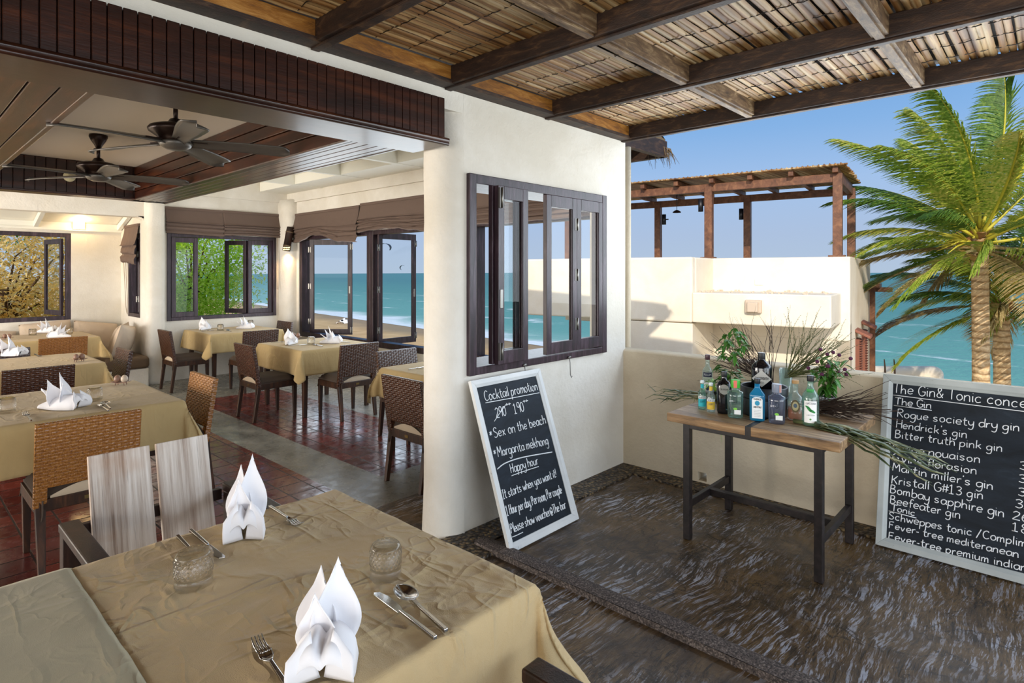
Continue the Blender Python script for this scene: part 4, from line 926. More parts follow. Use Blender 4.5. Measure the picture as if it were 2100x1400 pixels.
# ------------------------------------------------------------------ cushioned bench in the alcove
b = empty('bench', (2.4, 10.3, 0), 0, 'built-in white plaster bench with brown seat pads round the alcove', 'bench')
m = MB(); m.box(-.28, .26, -.80, .69, -.02, .26); m.box(-3.2, -.28, .13, .69, -.02, .26); m.build('plinth', MAT['wall'], b, bevel=.02)
def padm(x0, x1, y0, y1, z0, z1):
    m = MB(); m.box(x0, x1, y0, y1, z0, z1); o = m.build('seat_pad', MAT['pad'], b, bevel=.05); o.modifiers['bevel'].segments = 4; return o
padm(-.29, .265, -.82, .12, .26, .43); padm(-1.6, .265, .125, .69, .26, .43); padm(-3.2, -1.605, .125, .69, .26, .43)
def make_pillow():
    m = MB()
    for s in (-1, 1):
        def fn(a, c, s=s):
            x, y = (a - .5) * 2, (c - .5) * 2; e = max(0, (1 - x ** 2)) * max(0, (1 - y ** 2)); pin = 1 - .07 * (1 - abs(y)) * abs(x) ** 2; pin2 = 1 - .07 * (1 - abs(x)) * abs(y) ** 2
            return (x * .26 * pin2, s * (.085 * e ** .42 + .006 * fbm(x * 3, y * 3, s) * e), .21 + y * .21 * pin)
        m.grid(fn, 22, 20)
    o = empty('cushion'); o['category'] = 'cushion'; o['group'] = 'beige cushions on the bench'; m.build('cover', MAT['pillow'], o)
    m = MB(); pts = [];
    for k in range(41):
        q = k / 40 * 4; i = int(q) % 4; f = (q - int(q)) * 2 - 1; x, y = ((f, -1), (1, f), (-f, 1), (-1, -f))[i]; pts.append((x * .26 * (1 - .07 * (1 - abs(x)) * abs(y) ** 2), 0, .21 + y * .21 * (1 - .07 * (1 - abs(y)) * abs(x) ** 2)))
    m.tube(pts, .004, 5); m.build('piping', MAT['pillow'], o); return o
def pil(x, y, z, rz, tilt, lab, sc=1.0, roll=0.0):
    o = again('pil', make_pillow); place(o, (x, y, z), 0, lab, None, sc); o.rotation_euler = (math.radians(tilt), math.radians(roll), math.radians(rz))
pil(2.27, 10.66, .42, 8, -22, 'biggest beige cushion leaning in the alcove corner right of the garden window frame', 1.12, 9); pil(1.73, 10.78, .42, 0, -14, 'beige cushion under the window frame behind the upright napkin', 1.15, -4); pil(1.05, 10.8, .36, 0, -18, 'low beige cushion at the left picture edge below the window', 1.1, 5)
pil(2.40, 10.14, .42, 62, 14, 'farther of the two upright beige cushions under the narrow window', 1.05, -5); pil(2.34, 9.74, .42, 58, 14, 'nearer beige cushion at the open end of the bench', 1.08, 8)

# ------------------------------------------------------------------ ceiling fans
def make_fan():
    r = empty('ceiling_fan'); r['category'] = 'fan'; r['group'] = 'ceiling fans in the recess'
    m = MB(); m.lathe([(.001, 0), (.062, 0), (.064, -.02), (.050, -.05), (.028, -.085), (.017, -.11)], 24); m.build('canopy', MAT['bronze'], r)
    m = MB(); m.tube([(0, 0, -.08), (0, 0, -.20)], .013, 12); m.build('downrod', MAT['bronze'], r)
    m = MB(); m.lathe([(.018, -.185), (.03, -.19), (.045, -.215), (.10, -.225), (.135, -.238), (.145, -.252), (.14, -.268), (.10, -.295), (.085, -.31), (.085, -.325)], 36); m.build('motor_housing', MAT['bronze'], r)
    m = MB(); m.lathe([(.085, -.325), (.092, -.332), (.078, -.352), (.05, -.368), (.012, -.372), (.001, -.372)], 32); m.build('lower_cap', MAT['blade'], r)
    for k in range(5):
        a = math.radians(-26 + 72 * k); c, s = math.cos(a), math.sin(a)
        def fn(u, v):
            rr = .075 + .555 * v; w = .035 + .035 * math.sin(min(1, v * 1.15) * PI * .5) ** 1.5; w *= math.sqrt(max(0, 1 - max(0, (v - .9) / .1) ** 2)) if v > .9 else 1
            q = (u - .5) * 2; y = q * w - .012 * v; z = -.322 - .016 * q - .035 * v * v * .4 - .006 * q * q; return (rr * c - y * s, rr * s + y * c, z)
        m = MB(); m.grid(fn, 6, 20); bl = m.build('blade', MAT['blade'], r, solid=.007)
        m = MB(); m.bar((.06 * c, .06 * s, -.318), (.17 * c, .17 * s, -.322), .03, .007); m.build('blade_iron', MAT['bronze'], bl)
    return r
place(again('fan', make_fan), (1.21, 3.83, 2.712), math.radians(0), 'nearer bronze ceiling fan with five grey blades'); place(again('fan', make_fan), (1.21, 5.60, 2.712), math.radians(8), 'farther bronze ceiling fan over the bench end of the recess')
m = MB(); p = at(142, 362, y=7.015); m.tube([(p.x, 7.018, p.z), (p.x, 6.99, p.z)], .05, 20); m.tube([(p.x, 6.995, p.z), (p.x, 6.985, p.z)], .028, 16); o = m.build('ceiling_speaker', MAT['yellow']); tag(o, 'small round ivory fitting on the planks at the end of the recess', 'wall fitting')
# lamps of the room
p = at(163, 462, y=10.9); l = empty('wall_light', (p.x, 10.93, p.z), 0, 'small square wall light glowing under the alcove ceiling', 'lamp')
m = MB(); m.box(-.075, .075, -.01, .025, -.06, .06); m.build('base', MAT['trimwhite'], l, bevel=.005); m = MB(); m.lathe([(.001, -.032)] + [(.032 * math.sin(PI * k / 8), -.032 * math.cos(PI * k / 8)) for k in range(1, 8)] + [(.001, .032)], 16, (0, -.035, 0)); m.build('bulb', MAT['bulb'], l)
ld = bpy.data.lights.new('alcove_light', 'POINT'); ld.energy = 5; ld.color = (1, .68, .32); ld.shadow_soft_size = .03; lo = bpy.data.objects.new('alcove_light', ld); COL.objects.link(lo); lo.location = (p.x, 10.80, p.z + .02)
s = empty('wall_sconce', (4.76, 9.44, 2.0), math.radians(0), 'dark bamboo tube wall lamp glowing downward on the white corner column', 'lamp')
q0, q1 = at(587, 514, y=9.44) - s.location, at(596, 466, y=9.44) - s.location
m = MB(); m.tube([q0, q0.lerp(q1, .25), q0.lerp(q1, .25) + Vector((0, 0, .001)), q0.lerp(q1, .72), q1], [.062, .064, .06, .062, .058], 16); m.build('bamboo_tube', MAT['darkwood'], s)
for t in (.2, .78):
    m = MB(); c = q0.lerp(q1, t); dd = (q1 - q0).normalized() * .008; m.tube([c - dd, c + dd], .0655, 16); m.build('band', MAT['pad'], s)
m = MB()
for i in range(5):
    for j in range(2):
        a = math.radians(195 + i * 22); c = q0 + (q1 - q0) * (.05 + .08 * j); m.obox(c + Vector((math.cos(a) * .062, math.sin(a) * .062, 0)), (math.cos(a) * .003, math.sin(a) * .003, 0), (-math.sin(a) * .006, math.cos(a) * .006, 0), (0, 0, .007))
m.build('light_holes', MAT['bulb'], s)
ld = bpy.data.lights.new('sconce_light', 'SPOT'); ld.energy = 14; ld.color = (1, .6, .25); ld.spot_size = math.radians(110); ld.spot_blend = 1; ld.shadow_soft_size = .03; lo = bpy.data.objects.new('sconce_light', ld); COL.objects.link(lo); lo.location = Vector(s.location) + q0 + Vector((0, 0, -.03)); lo.rotation_euler = (math.radians(15), math.radians(-10), 0)
# ------------------------------------------------------------------ hand lettering: each letter is a few pen strokes
PEN = {
'a': '4 4.3 2.5 5 .8 4 .4 2 1.2 .3 2.6 .3 4 2.2 4.1 4.8;4.1 4.8 4 1.5 4.8 .1', 'b': '.6 9 .6 4.5 .6 .3;.6 3.2 2 5 3.8 4.2 4.1 2.2 3 .2 1.4 .1 .6 1', 'c': '3.8 4.2 2.4 5 .8 3.8 .6 1.6 1.8 .1 3.9 .8',
'd': '4 4 2.5 5 .8 4 .4 2 1.2 .3 2.6 .3 4 2;4.1 9 4 4 4.2 .1', 'e': '.6 2.5 3.9 2.9 3.4 4.7 2 5 .7 3.8 .6 1.4 1.9 .1 3.9 .8', 'f': '3.6 8.3 2.6 9 1.6 7.8 1.5 4 1.5 0;.2 4.8 3.2 4.9',
'g': '4 4.3 2.5 5 .8 4 .5 2 1.4 .4 2.8 .6 4 2.4 4.1 4.8;4.1 4.8 4.1 0 3.6 -3 2 -4 .4 -3', 'h': '.6 9 .6 4 .6 0;.6 3 2 4.9 3.5 4.5 3.9 2.5 4 0', 'i': '.8 5 .8 2 1.1 0;.8 7 .85 7.25', 'j': '1.6 5 1.6 0 1 -3 -.4 -3.6;1.6 7 1.65 7.2',
'k': '.6 9 .6 4 .6 0;3.6 5 2 3.2 .7 2.4;1.6 3 3 1.2 3.9 0', 'l': '.8 9 .8 4 .9 0', 'm': '.5 5 .5 2 .5 0;.5 3.4 1.6 5 2.7 4.4 2.8 2 2.8 0;2.8 3.4 4 5 5 4.4 5.2 2 5.3 0', 'n': '.5 5 .5 2 .5 0;.5 3.2 1.9 5 3.4 4.5 3.7 2.5 3.8 0',
'o': '2.3 5 .8 4 .5 2.2 1.2 .4 2.5 0 3.8 1.2 4 3 3.2 4.7 2.3 5', 'p': '.6 5 .6 0 .6 -4;.6 3.2 2 5 3.8 4.2 4.1 2.2 3 .2 1.4 .1 .6 1', 'q': '4 4.3 2.5 5 .8 4 .5 2 1.4 .4 2.8 .6 4 2.4;4.1 5 4.1 0 4.2 -4',
'r': '.6 5 .6 2 .6 0;.6 3 1.6 4.8 3 4.8', 's': '3.5 4.3 2.2 5 .8 4.3 1.2 3 2.8 2.3 3.5 1.2 2.2 .1 .5 .7', 't': '1.6 8 1.5 4 1.7 .8 2.6 0 3.4 .5;.2 5.2 3.2 5.4', 'u': '.5 5 .5 2 1.2 .2 2.6 .3 3.8 2;3.9 5 3.8 2 4.3 0', 'v': '.3 5 1.2 2.4 2 0;2 0 3 2.6 3.8 5',
'w': '.3 5 1 2 1.7 .1;1.7 .1 2.4 2 2.9 3.8;2.9 3.8 3.6 2 4.2 .1;4.2 .1 5 2.4 5.6 5', 'x': '.4 5 2 2.5 3.8 0;3.7 5 2 2.5 .3 0', 'y': '.4 5 .6 2.4 1.8 .6 3.4 1.4 3.9 3;4 5 4 0 3.4 -3.2 2 -4 .5 -3.2', 'z': '.4 5 3.6 5;3.6 5 2 2.4 .3 0;.3 0 3.8 .1',
'A': '0 0 1.4 4.5 2.8 9;2.8 9 4.2 4.5 5.4 0;1 3.2 4.6 3.2', 'B': '.6 9 .6 4.5 .6 0;.6 9 3.2 8.8 3.8 7 2.8 5.2 .7 4.8;.7 4.8 3.8 4.2 4.5 2.2 3 .2 .6 0', 'C': '4.8 7.8 3 9 1 7.4 .4 4.4 1 1.4 2.8 0 5 1.2', 'F': '.7 9 .7 4.5 .7 0;.7 8.9 4.6 9;.7 4.8 3.8 5',
'G': '4.8 7.8 3 9 1 7.4 .4 4.4 1.2 1.2 3 0 4.8 1.4 4.9 3.8;2.9 3.9 5.4 3.9', 'H': '.6 9 .6 4.5 .6 0;4.6 9 4.6 4.5 4.6 0;.6 4.6 4.6 4.8', 'I': '.2 9 3 9;1.6 9 1.6 4.5 1.6 0;.2 0 3 0', 'K': '.6 9 .6 4.5 .6 0;4.6 9 2.4 5.8 .7 4.2;1.8 5 3.4 2.4 4.8 0', 'M': '.5 0 .6 4.5 .9 9;.9 9 2 6 3 3.4;3 3.4 4.2 6.4 5.2 9;5.2 9 5.5 4.5 5.7 0',
'P': '.6 9 .6 4.5 .6 0;.6 8.8 3 9 4.4 7.4 3.6 5 .7 4.2', 'R': '.6 9 .6 4.5 .6 0;.6 8.8 3 9 4.4 7.4 3.4 5.2 .7 4.6;1.6 4.6 3.2 2.2 4.8 0', 'S': '4.4 7.8 2.8 9 .9 8 .9 6 2.8 4.6 4.5 3 4 .8 2.2 0 .4 1', 'T': '0 9 5.4 9;2.7 9 2.6 4.5 2.7 0', 'N': '.6 0 .6 4.5 .6 9;.6 9 2.6 4.4 4.6 0;4.6 0 4.6 4.5 4.6 9', 'D': '.6 9 .6 4.5 .6 0;.6 9 3.4 8 4.8 4.6 3.4 1 .6 0', 'E': '.6 9 .6 4.5 .6 0;.6 9 4.2 9;.6 4.6 3.6 4.6;.6 0 4.4 0', 'L': '.6 9 .6 4.5 .6 0;.6 0 4.2 0', 'O': '2.8 9 .9 7.6 .4 4.5 1 1.4 2.8 0 4.6 1.4 5.2 4.5 4.6 7.6 2.8 9', 'V': '.2 9 1.6 4.5 2.7 0;2.7 0 3.8 4.5 5.2 9', 'Y': '.2 9 1.4 6.4 2.6 4.4;5 9 3.8 6.4 2.6 4.4 2.6 0', 'U': '.6 9 .5 4 1.4 .6 3 0 4.6 1.4 4.8 4 4.8 9',
'0': '2.4 9 .8 7.4 .4 4.5 .9 1.4 2.4 0 4 1.6 4.3 4.6 3.8 7.6 2.4 9', '1': '.6 7.2 2 9;2 9 2 4.5 2 0;.4 0 3.6 0', '2': '.6 7.4 2.2 9 4 7.6 3.4 5 1.6 2.4 .4 .2;.4 .2 4.4 0', '3': '.6 8 2.4 9 4 7.6 3 5.2 1.8 4.8;1.8 4.8 3.8 4 4.2 2 2.6 0 .5 .8', '6': '3.6 8.8 1.6 6.8 .6 3.4 1.2 .6 2.8 .1 4.2 1.8 3.4 4 1.8 4.2 .7 2.8', '8': '2.4 4.8 .9 6.4 1.2 8.4 2.6 9 3.8 7.8 3.4 5.8 2 4.4 .6 2.4 1.2 .4 2.8 0 4.2 1.6 3.6 3.8 2.4 4.8', '9': '4 6.6 2.8 4.6 1.2 5 .7 7 1.8 8.9 3.4 8.6 4 6.6;4 6.6 4 3.6 3.8 0',
'&': '4.6 0 2.4 4 1 7 1.8 8.8 3.2 8.2 3 6.4 1 3.6 .6 1.4 2 .1 3.6 1.2 4.6 4', '#': '1.6 8.4 1.2 .6;3.6 8.4 3.2 .6;.2 5.8 4.8 6;.1 3 4.6 3.2', '/': '.2 -1 1.8 4 3.4 9', '-': '.3 3 2.4 3.1', "'": '.8 9 .6 7.4', ',': '.8 .6 .3 -1.4', '!': '1 9 .9 2.4;.9 .5 .95 .2', '@': '3.8 2.2 2.6 4 1.6 3 1.8 1.4 3 1.4 3.9 3.4 4.2 1.4 5.4 2 5.6 5 4 7.4 1.8 7 .4 4 1 1 3 -.6 5.4 0', '+': '1.6 6.6 1.5 2.6;0 4.6 3.2 4.6', '*': '1.5 7 1.4 3;.1 6.2 2.9 3.8;2.9 6.2 .1 3.8', '.': '.5 .3 .6 .1'}
def spline(pts, k=4):
    if len(pts) < 3: return pts
    out = []
    for i in range(len(pts) - 1):
        p0, p1, p2, p3 = pts[max(i - 1, 0)], pts[i], pts[i + 1], pts[min(i + 2, len(pts) - 1)]
        for j in range(k):
            t = j / k; out.append(tuple(.5 * ((2 * b) + (c - a) * t + (2 * a - 5 * b + 4 * c - d) * t * t + (3 * b - a - 3 * c + d) * t ** 3) for a, b, c, d in zip(p0, p1, p2, p3)))
    return out + [pts[-1]]
ADV = {' ': 2.6, 'i': 2.1, 'l': 2.0, 'm': 6.4, 'w': 6.4, 'M': 6.8, "'": 1.6, ',': 1.6, '!': 2.2, 't': 3.9, 'f': 3.7, 'r': 3.6, 'I': 3.6, '@': 6.6, '-': 3.2, '+': 3.3, '.': 1.5}
def pen_strokes(text, jit=.25, seed=0):
    rng = random.Random(seed * 31 + len(text)); x = 0; res = []
    for ch in text:
        if ch != ' ':
            dy = rng.uniform(-jit, jit); sc = 1 + rng.uniform(-.06, .06)
            for st in PEN[ch].split(';'):
                f = [float(q) for q in st.split()]; res.append(spline([(x + f[i] * sc, f[i + 1] * sc + dy) for i in range(0, len(f), 2)]))
        x += ADV.get(ch, 5.6 if ch.isupper() else 4.9)
    return res, x - .6
TXT = {}
def write(parent, text, s0, s1, t0, t1, h, fn, r, name='lettering', mat='chalk', seed=1, jit=.25, slant=.05, tmax=None):
    """text from s0 to s1 along the board, baseline t0 -> t1; h = capital height; fn(s, t) gives the place"""
    st, W = pen_strokes(text, jit, seed); m = TXT.setdefault(parent.name, MB())
    for pl in st:
        pts = []
        for x, y in pl:
            a = x / W; s = s0 + (s1 - s0) * a + slant * y / 9 * h; t = t0 + (t1 - t0) * a + y / 9 * h
            pts.append(fn(s, t))
        m.tube(pts, r, 5)
def chalk_line(parent, pts, fn, r):
    TXT.setdefault(parent.name, MB()).tube([fn(*p) for p in spline(pts, 6)], r, 5)

# ------------------------------------------------------------------ leaning cocktail chalkboard
def leaning_board(name, origin, ax, up, W, Hh, fw, ft, framemat, label, bot=None):
    """local: x along the board, y up the board, z out of the face"""
    ax, up = Vector(ax).normalized(), Vector(up).normalized(); nz = ax.cross(up)
    r = empty(name, (0, 0, 0), 0, label, 'chalkboard'); r.matrix_world = Matrix(((ax.x, up.x, nz.x, origin[0]), (ax.y, up.y, nz.y, origin[1]), (ax.z, up.z, nz.z, origin[2]), (0, 0, 0, 1)))
    m = MB(); pr = [(0, 0), (0, ft), (fw * .6, ft), (fw * .75, ft * .8), (fw, ft * .55), (fw, 0)]
    for (o, a, b, L) in (((0, 0), (1, 0), (0, 1), Hh), ((W, 0), (-1, 0), (0, 1), Hh), ((0, 0), (0, 1), (1, 0), W), ((0, Hh), (0, -1), (1, 0), W)):
        vs = []
        for q in (0, 1):
            for p, z in pr:
                ins = p; l = ins if q == 0 else L - ins; vs.append((o[0] + a[0] * p + b[0] * l, o[1] + a[1] * p + b[1] * l, z))
        n = len(pr); m.add(vs, [tuple(range(n)), tuple(range(n, 2 * n))[::-1]] + [(i, (i + 1) % n, n + (i + 1) % n, n + i) for i in range(n)])
    m.build('frame', MAT[framemat], r, bevel=.002)
    m = MB(); m.box(fw - .004, W - fw + .004, fw - .004, Hh - fw + .004, .003, ft * .4); m.build('chalk_panel', MAT['board'], r); return r, lambda s, t: (s, t, ft * .4 + .0008)
B1, f1 = leaning_board('cocktail_chalkboard', (2.47, 2.32, .004), (1, 0, 0), (0, .335, .945), .655, 1.003, .047, .026, 'boardframe', 'white framed cocktail chalkboard leaning on the white wall under the window')
q = .0027
def w1(txt, s0, s1, t, h, t1=None, sd=1, j=.2): write(B1, txt, s0, s1, t, t if t1 is None else t1, h, f1, q, seed=sd, jit=j)
w1('Cocktail promotion', .092, .595, .868, .062, .862); chalk_line(B1, [(.092, .856), (.35, .848), (.60, .842)], f1, q)
w1('290', .150, .244, .751, .060); chalk_line(B1, [(.128, .735), (.19, .775), (.262, .818)], f1, q); w1('++', .255, .300, .798, .036)
w1('190', .315, .412, .748, .062); w1('++', .42, .465, .792, .036)
w1('*Sex on the beach', .062, .590, .640, .060, .636); w1('*Margarita mekhong', .060, .562, .530, .058, .504)
chalk_line(B1, [(.060, .462), (.14, .480), (.30, .478), (.575, .449)], f1, .0038); w1('Happy hour', .163, .420, .414, .054, .408); chalk_line(B1, [(.163, .398), (.29, .397), (.416, .393)], f1, q)
w1('It starts when you want it!', .052, .560, .290, .052, .293); w1('1 Hour per day, Per room, Per couple', .050, .572, .196, .054, .186); w1('Please show voucher@The bar', .052, .572, .096, .052, .092); chalk_line(B1, [(.052, .076), (.09, .074), (.145, .074)], f1, q)
# ------------------------------------------------------------------ gin and tonic chalkboard leaning on the parapet
B2, f2_ = leaning_board('drinks_chalkboard', (4.055, .798, .004), (0, -1, 0), (.215, 0, .962), .86, 1.006, .052, .028, 'greyframe', 'wide grey framed chalkboard of gins leaning on the parapet at the right')
f2 = f2_
def w2(txt, s0, s1, t, h, t1=None, sd=2, j=.3): write(B2, txt, s0 + .008, s1 + .008, t, t if t1 is None else t1, h, f2, .0027, seed=sd, jit=j)
w2('The Gin& Tonic concept', .042, .725, .899, .058); chalk_line(B2, [(.055, .884), (.35, .882), (.735, .880)], f2, .0026)
w2('The Gin', .056, .238, .830, .042); chalk_line(B2, [(.06, .822), (.25, .822)], f2, .0026)
w2('Rogue society dry gin', .069, .633, .757, .046, .770); w2("Hendrick's gin", .066, .408, .693, .046); w2('Bitter truth pink gin', .062, .563, .632, .044, .648); w2("G'vine nouaison", .055, .469, .555, .046, .570); w2("G'vine florasion", .055, .455, .496, .045, .505)
w2("Martin miller's gin", .057, .527, .439, .046); w2('Kristall G#13 gin', .055, .486, .364, .048, .380); w2('Bombay sapphire gin', .050, .575, .309, .047); w2('Beefeater gin', .052, .388, .250, .046); w2('Tonic', .060, .180, .210, .036); chalk_line(B2, [(.058, .204), (.195, .200)], f2, .0026)
w2('Schweppes tonic /Complim', .050, .665, .159, .042, .184); w2('Fever- tree mediteranean', .052, .635, .108, .040, .122); w2('Fever-tree premium indian', .052, .668, .047, .042, .062)
for txt, s, t in (('3', .632, .574), ('3', .629, .506), ('3', .627, .437), ('32', .616, .373), ('26', .606, .310), ('18', .604, .251)): w2(txt, s, s + .034 * len(txt), t, .042)

for b_ in (B1, B2): TXT[b_.name].build('lettering', MAT['chalk'], b_)
# ------------------------------------------------------------------ bar table
BT = .768
t = empty('bar_table', (3.66, 1.29, 0), 0, 'reclaimed wood bar table with a black steel frame full of bottles', 'table')
for a, b in ((-.49, -.045), (-.015, .46)):
    m = MB(); m.box(-.385, .385, a, b, BT - .052, BT); m.build('tabletop', MAT['reclaimed'], t, bevel=.005)
m = MB(); m.box(-.383, .383, -.046, -.014, BT - .054, BT - .001); m.build('steel_strip', MAT['steel_dark'], t)
m = MB()
for x in (-.30, .31): m.box(x - .02, x + .02, -.39, .385, BT - .092, BT - .053)
for y in (-.37, .365): m.box(-.30, .31, y - .02, y + .02, BT - .092, BT - .053)
m.build('top_rail', MAT['steel_dark'], t, bevel=.003)
for x in (-.30, .31):
    for y in (-.37, .365): m = MB(); m.box(x - .021, x + .021, y - .021, y + .021, .002, BT - .054); m.build('leg', MAT['steel_dark'], t, bevel=.003)
m = MB()
for y in (-.37, .365): m.box(-.28, .29, y - .014, y + .014, .19, .235)
m.box(-.02, .02, -.36, .355, .192, .233); m.build('stretcher', MAT['steel_dark'], t, bevel=.003)

# ------------------------------------------------------------------ bottles
TO_CAM = lambda p: math.atan2(-p.y, -p.x)
def bottle(u, v, prof, mat, label, n=28, sx=1.0, sy=1.0, pw=2.0, turn=0.0, cap=None, z=BT, capmat='black', group='bottles on the bar table', fill=None):
    p = at(u, v, z=z); a = TO_CAM(p) + turn; r = empty('bottle', (p.x, p.y, z + .001), a, label, 'bottle', group)
    # local +x looks at the camera side
    m = MB(); m.lathe([(.001, 0)] + prof + [(.001, prof[-1][1])], n, (0, 0, 0), sx, sy, close=False, pw=pw); m.build('glass_body', MAT[mat], r)
    if fill:
        fm, top = fill; pf = [(max(.001, a_ - .0035), max(b_, .006)) for a_, b_ in prof if b_ < top]; m = MB(); m.lathe([(.001, .006)] + pf + [(pf[-1][0], top), (.001, top)], n, (0, 0, 0), sx, sy, close=False, pw=pw); m.build('gin', MAT[fm], r)
    if cap:
        m = MB(); m.lathe([(.001, cap[1]), (cap[0], cap[1]), (cap[0], cap[2] - .002), (cap[0] - .002, cap[2]), (.001, cap[2])], 20, close=False); m.build('cap', MAT[capmat] if isinstance(capmat, str) else capmat, r, bevel=.001)
    return r
LM = {}
def lm(c, rough=.6):
    if c not in LM: LM[c] = newmat('label_paper_' + c[1:], c, rough)
    return LM[c]
def patch(r, R, w, z0, z1, col, name='label', flat=False, yc=0.0, pw=None, off=.0012):
    m = MB()
    if flat: m.grid(lambda a, b: (R + off, yc + (a - .5) * w, z0 + (z1 - z0) * b), 2, 2)
    else: m.grid(lambda a, b: ((R + off) * math.cos(((a - .5) * w + yc) / R), (R + off) * math.sin(((a - .5) * w + yc) / R), z0 + (z1 - z0) * b), 12, 2)
    return m.build(name, lm(col), r)
def btext(r, lab, txt, R, w, z, h, col, flat=False, off=.0024, rad=.0006, yc=0.0):
    if flat: fn = lambda s, t_: (R + off, yc - s, z + t_)
    else: fn = lambda s, t_: ((R + off) * math.cos((yc - s) / R), (R + off) * math.sin((yc - s) / R), z + t_)
    # the reader faces -x, so letters run from +y to -y
    st, W = pen_strokes(txt, .0, 1); m = MB()
    for pl in st: m.tube([fn(-w / 2 + x / W * w, y / 9 * h) for x, y in pl], rad, 4)
    return m.build('lettering', lm(col), r)
def disc(r, x, yc, zc, ry, rz, col, name='label', n=24):
    m = MB(); m.add([(x, yc, zc)] + [(x, yc + ry * math.cos(2 * PI * k / n), zc + rz * math.sin(2 * PI * k / n)) for k in range(n)], [(0, 1 + k, 1 + (k + 1) % n) for k in range(n)]); return m.build(name, lm(col), r)
# tall clear bottle with a navy band
r = bottle(1451, 812, [(.034, .0), (.037, .01), (.036, .15), (.034, .175), (.024, .195), (.0145, .205), (.0135, .26), (.015, .262)], 'gclear', 'tall clear bottle with a navy band at the left back of the bar table', cap=(.0165, .25, .285), capmat=lm('#4a2a33', .3)); patch(r, .0355, .062, .135, .168, '#1c2440'); patch(r, .0365, .06, .03, .10, '#e7ecef'); btext(r, 0, 'MILLER', .0355, .045, .146, .012, '#e8eef4', off=.003); disc(r, .04, 0, .065, .012, .02, '#2a3658')
for u, v, c, lab in ((1440, 838, '#27b3c4', 'small tonic bottle with a turquoise label at the left front of the bar table'), (1458, 844, '#d8b43a', 'small tonic bottle with a yellow label beside the dark round-label bottle')):
    r = bottle(u, v, [(.0235, 0), (.0255, .006), (.0255, .085), (.022, .10), (.0125, .125), (.0105, .165), (.012, .168)], 'gclear' if c[1] == 'd' else 'gaqua', lab, cap=(.0128, .160, .176), capmat=lm('#dfe8ea', .3)); patch(r, .0258, .05, .018, .065, c); patch(r, .0258, .05, .066, .082, '#e6ebee'); btext(r, 0, 'FEVER', .0258, .034, .069, .009, '#30343c', off=.003); btext(r, 0, 'TREE', .0258, .03, .045, .010, '#24506a', off=.003); patch(r, .0112, .02, .13, .155, c)
r = bottle(1485, 847, [(.037, 0), (.041, .012), (.043, .10), (.044, .165), (.034, .19), (.0165, .200), (.0155, .225), (.017, .23)], 'gblack', 'squat black bottle with a round grey label beside the green capped bottle', sx=.75, cap=(.0165, .222, .252)); disc(r, .0345, .0, .148, .029, .030, '#8f8c88'); btext(r, 0, 'ROGUE', .034, .045, .144, .009, '#2a2a2e', True, off=.002)
def vine(u, v, capc, mat, lab):
    r = bottle(u, v, [(.036, 0), (.042, .006), (.043, .02), (.045, .125), (.045, .152), (.030, .158), (.024, .162), (.022, .172), (.024, .176)], mat, lab, sx=.72, cap=(.026, .176, .222), capmat=lm(capc, .35)); btext(r, 0, 'G', .0335, .022, .092, .034, '#1e2526', True, rad=.0011); btext(r, 0, 'VINE', .0335, .03, .098, .008, '#e8e8e8', True, yc=-.02); patch(r, .034, .036, .026, .052, '#dfe4e2', 'label', True, .012); disc(r, .0365, .0, .058, .011, .007, '#7ac143', 'grape_mark'); return r
r = vine(1508, 856, '#3fae2f', 'gaqua', 'green capped clear bottle left of the blue bottle'); patch(r, .0265, .018, .178, .220, '#e0705f', 'tax_stamp')
r = bottle(1553, 861, [(.036, 0), (.041, .006), (.042, .14), (.041, .15), (.018, .180), (.0145, .19), (.0145, .215)], 'gblue', 'square blue bottle with an arched white label on the bar table', pw=5, sx=.8, cap=(.0165, .21, .240)); patch(r, .0335, .056, .016, .122, '#eef2f2', 'label', True); disc(r, .0348, 0, .122, .028, .016, '#eef2f2'); disc(r, .0358, 0, .103, .013, .014, '#2a93b8', 'emblem'); btext(r, 0, 'BOMBAY', .0345, .04, .121, .010, '#1c2a3a', True); btext(r, 0, 'SAPPHIRE', .0345, .044, .076, .010, '#1c2a3a', True)
for k in range(5): btext(r, 0, 'mmmnmm', .0345, .036, .062 - k * .009, .004, '#7a8a90', True, rad=.0003)
r = vine(1593, 868, '#7f8899', 'ggrey', 'grey capped clear bottle right of the blue bottle'); patch(r, .0265, .014, .178, .220, '#b98a80', 'tax_stamp', yc=.02)
r = bottle(1631, 860, [(.036, 0), (.042, .008), (.043, .11), (.038, .135), (.019, .150), (.0155, .16), (.0155, .205), (.018, .208)], 'gclear', 'round clear bottle of rosy gin with a wooden stopper', cap=(.019, .208, .228), capmat=lm('#b08a5a', .6), fill=('gpink', .075)); disc(r, .0435, 0, .085, .024, .036, '#6b5a3a'); disc(r, .0445, 0, .085, .017, .026, '#cbb98a', 'emblem'); disc(r, .0452, 0, .088, .010, .012, '#5f6f80', 'emblem')
r = bottle(1662, 872, [(.037, 0), (.043, .01), (.0435, .15), (.040, .17), (.022, .20), (.0155, .215), (.015, .25), (.016, .255)], 'gaqua', 'tall clear bottle with a white label and green leaf at the right front', cap=(.0178, .245, .278)); patch(r, .0437, .066, .022, .142, '#f3f5f4'); btext(r, 0, 'KRISTALL', .0437, .052, .124, .010, '#6b7580', off=.003); patch(r, .024, .04, .186, .205, '#3f9a4e', 'neck_band')
m = MB()
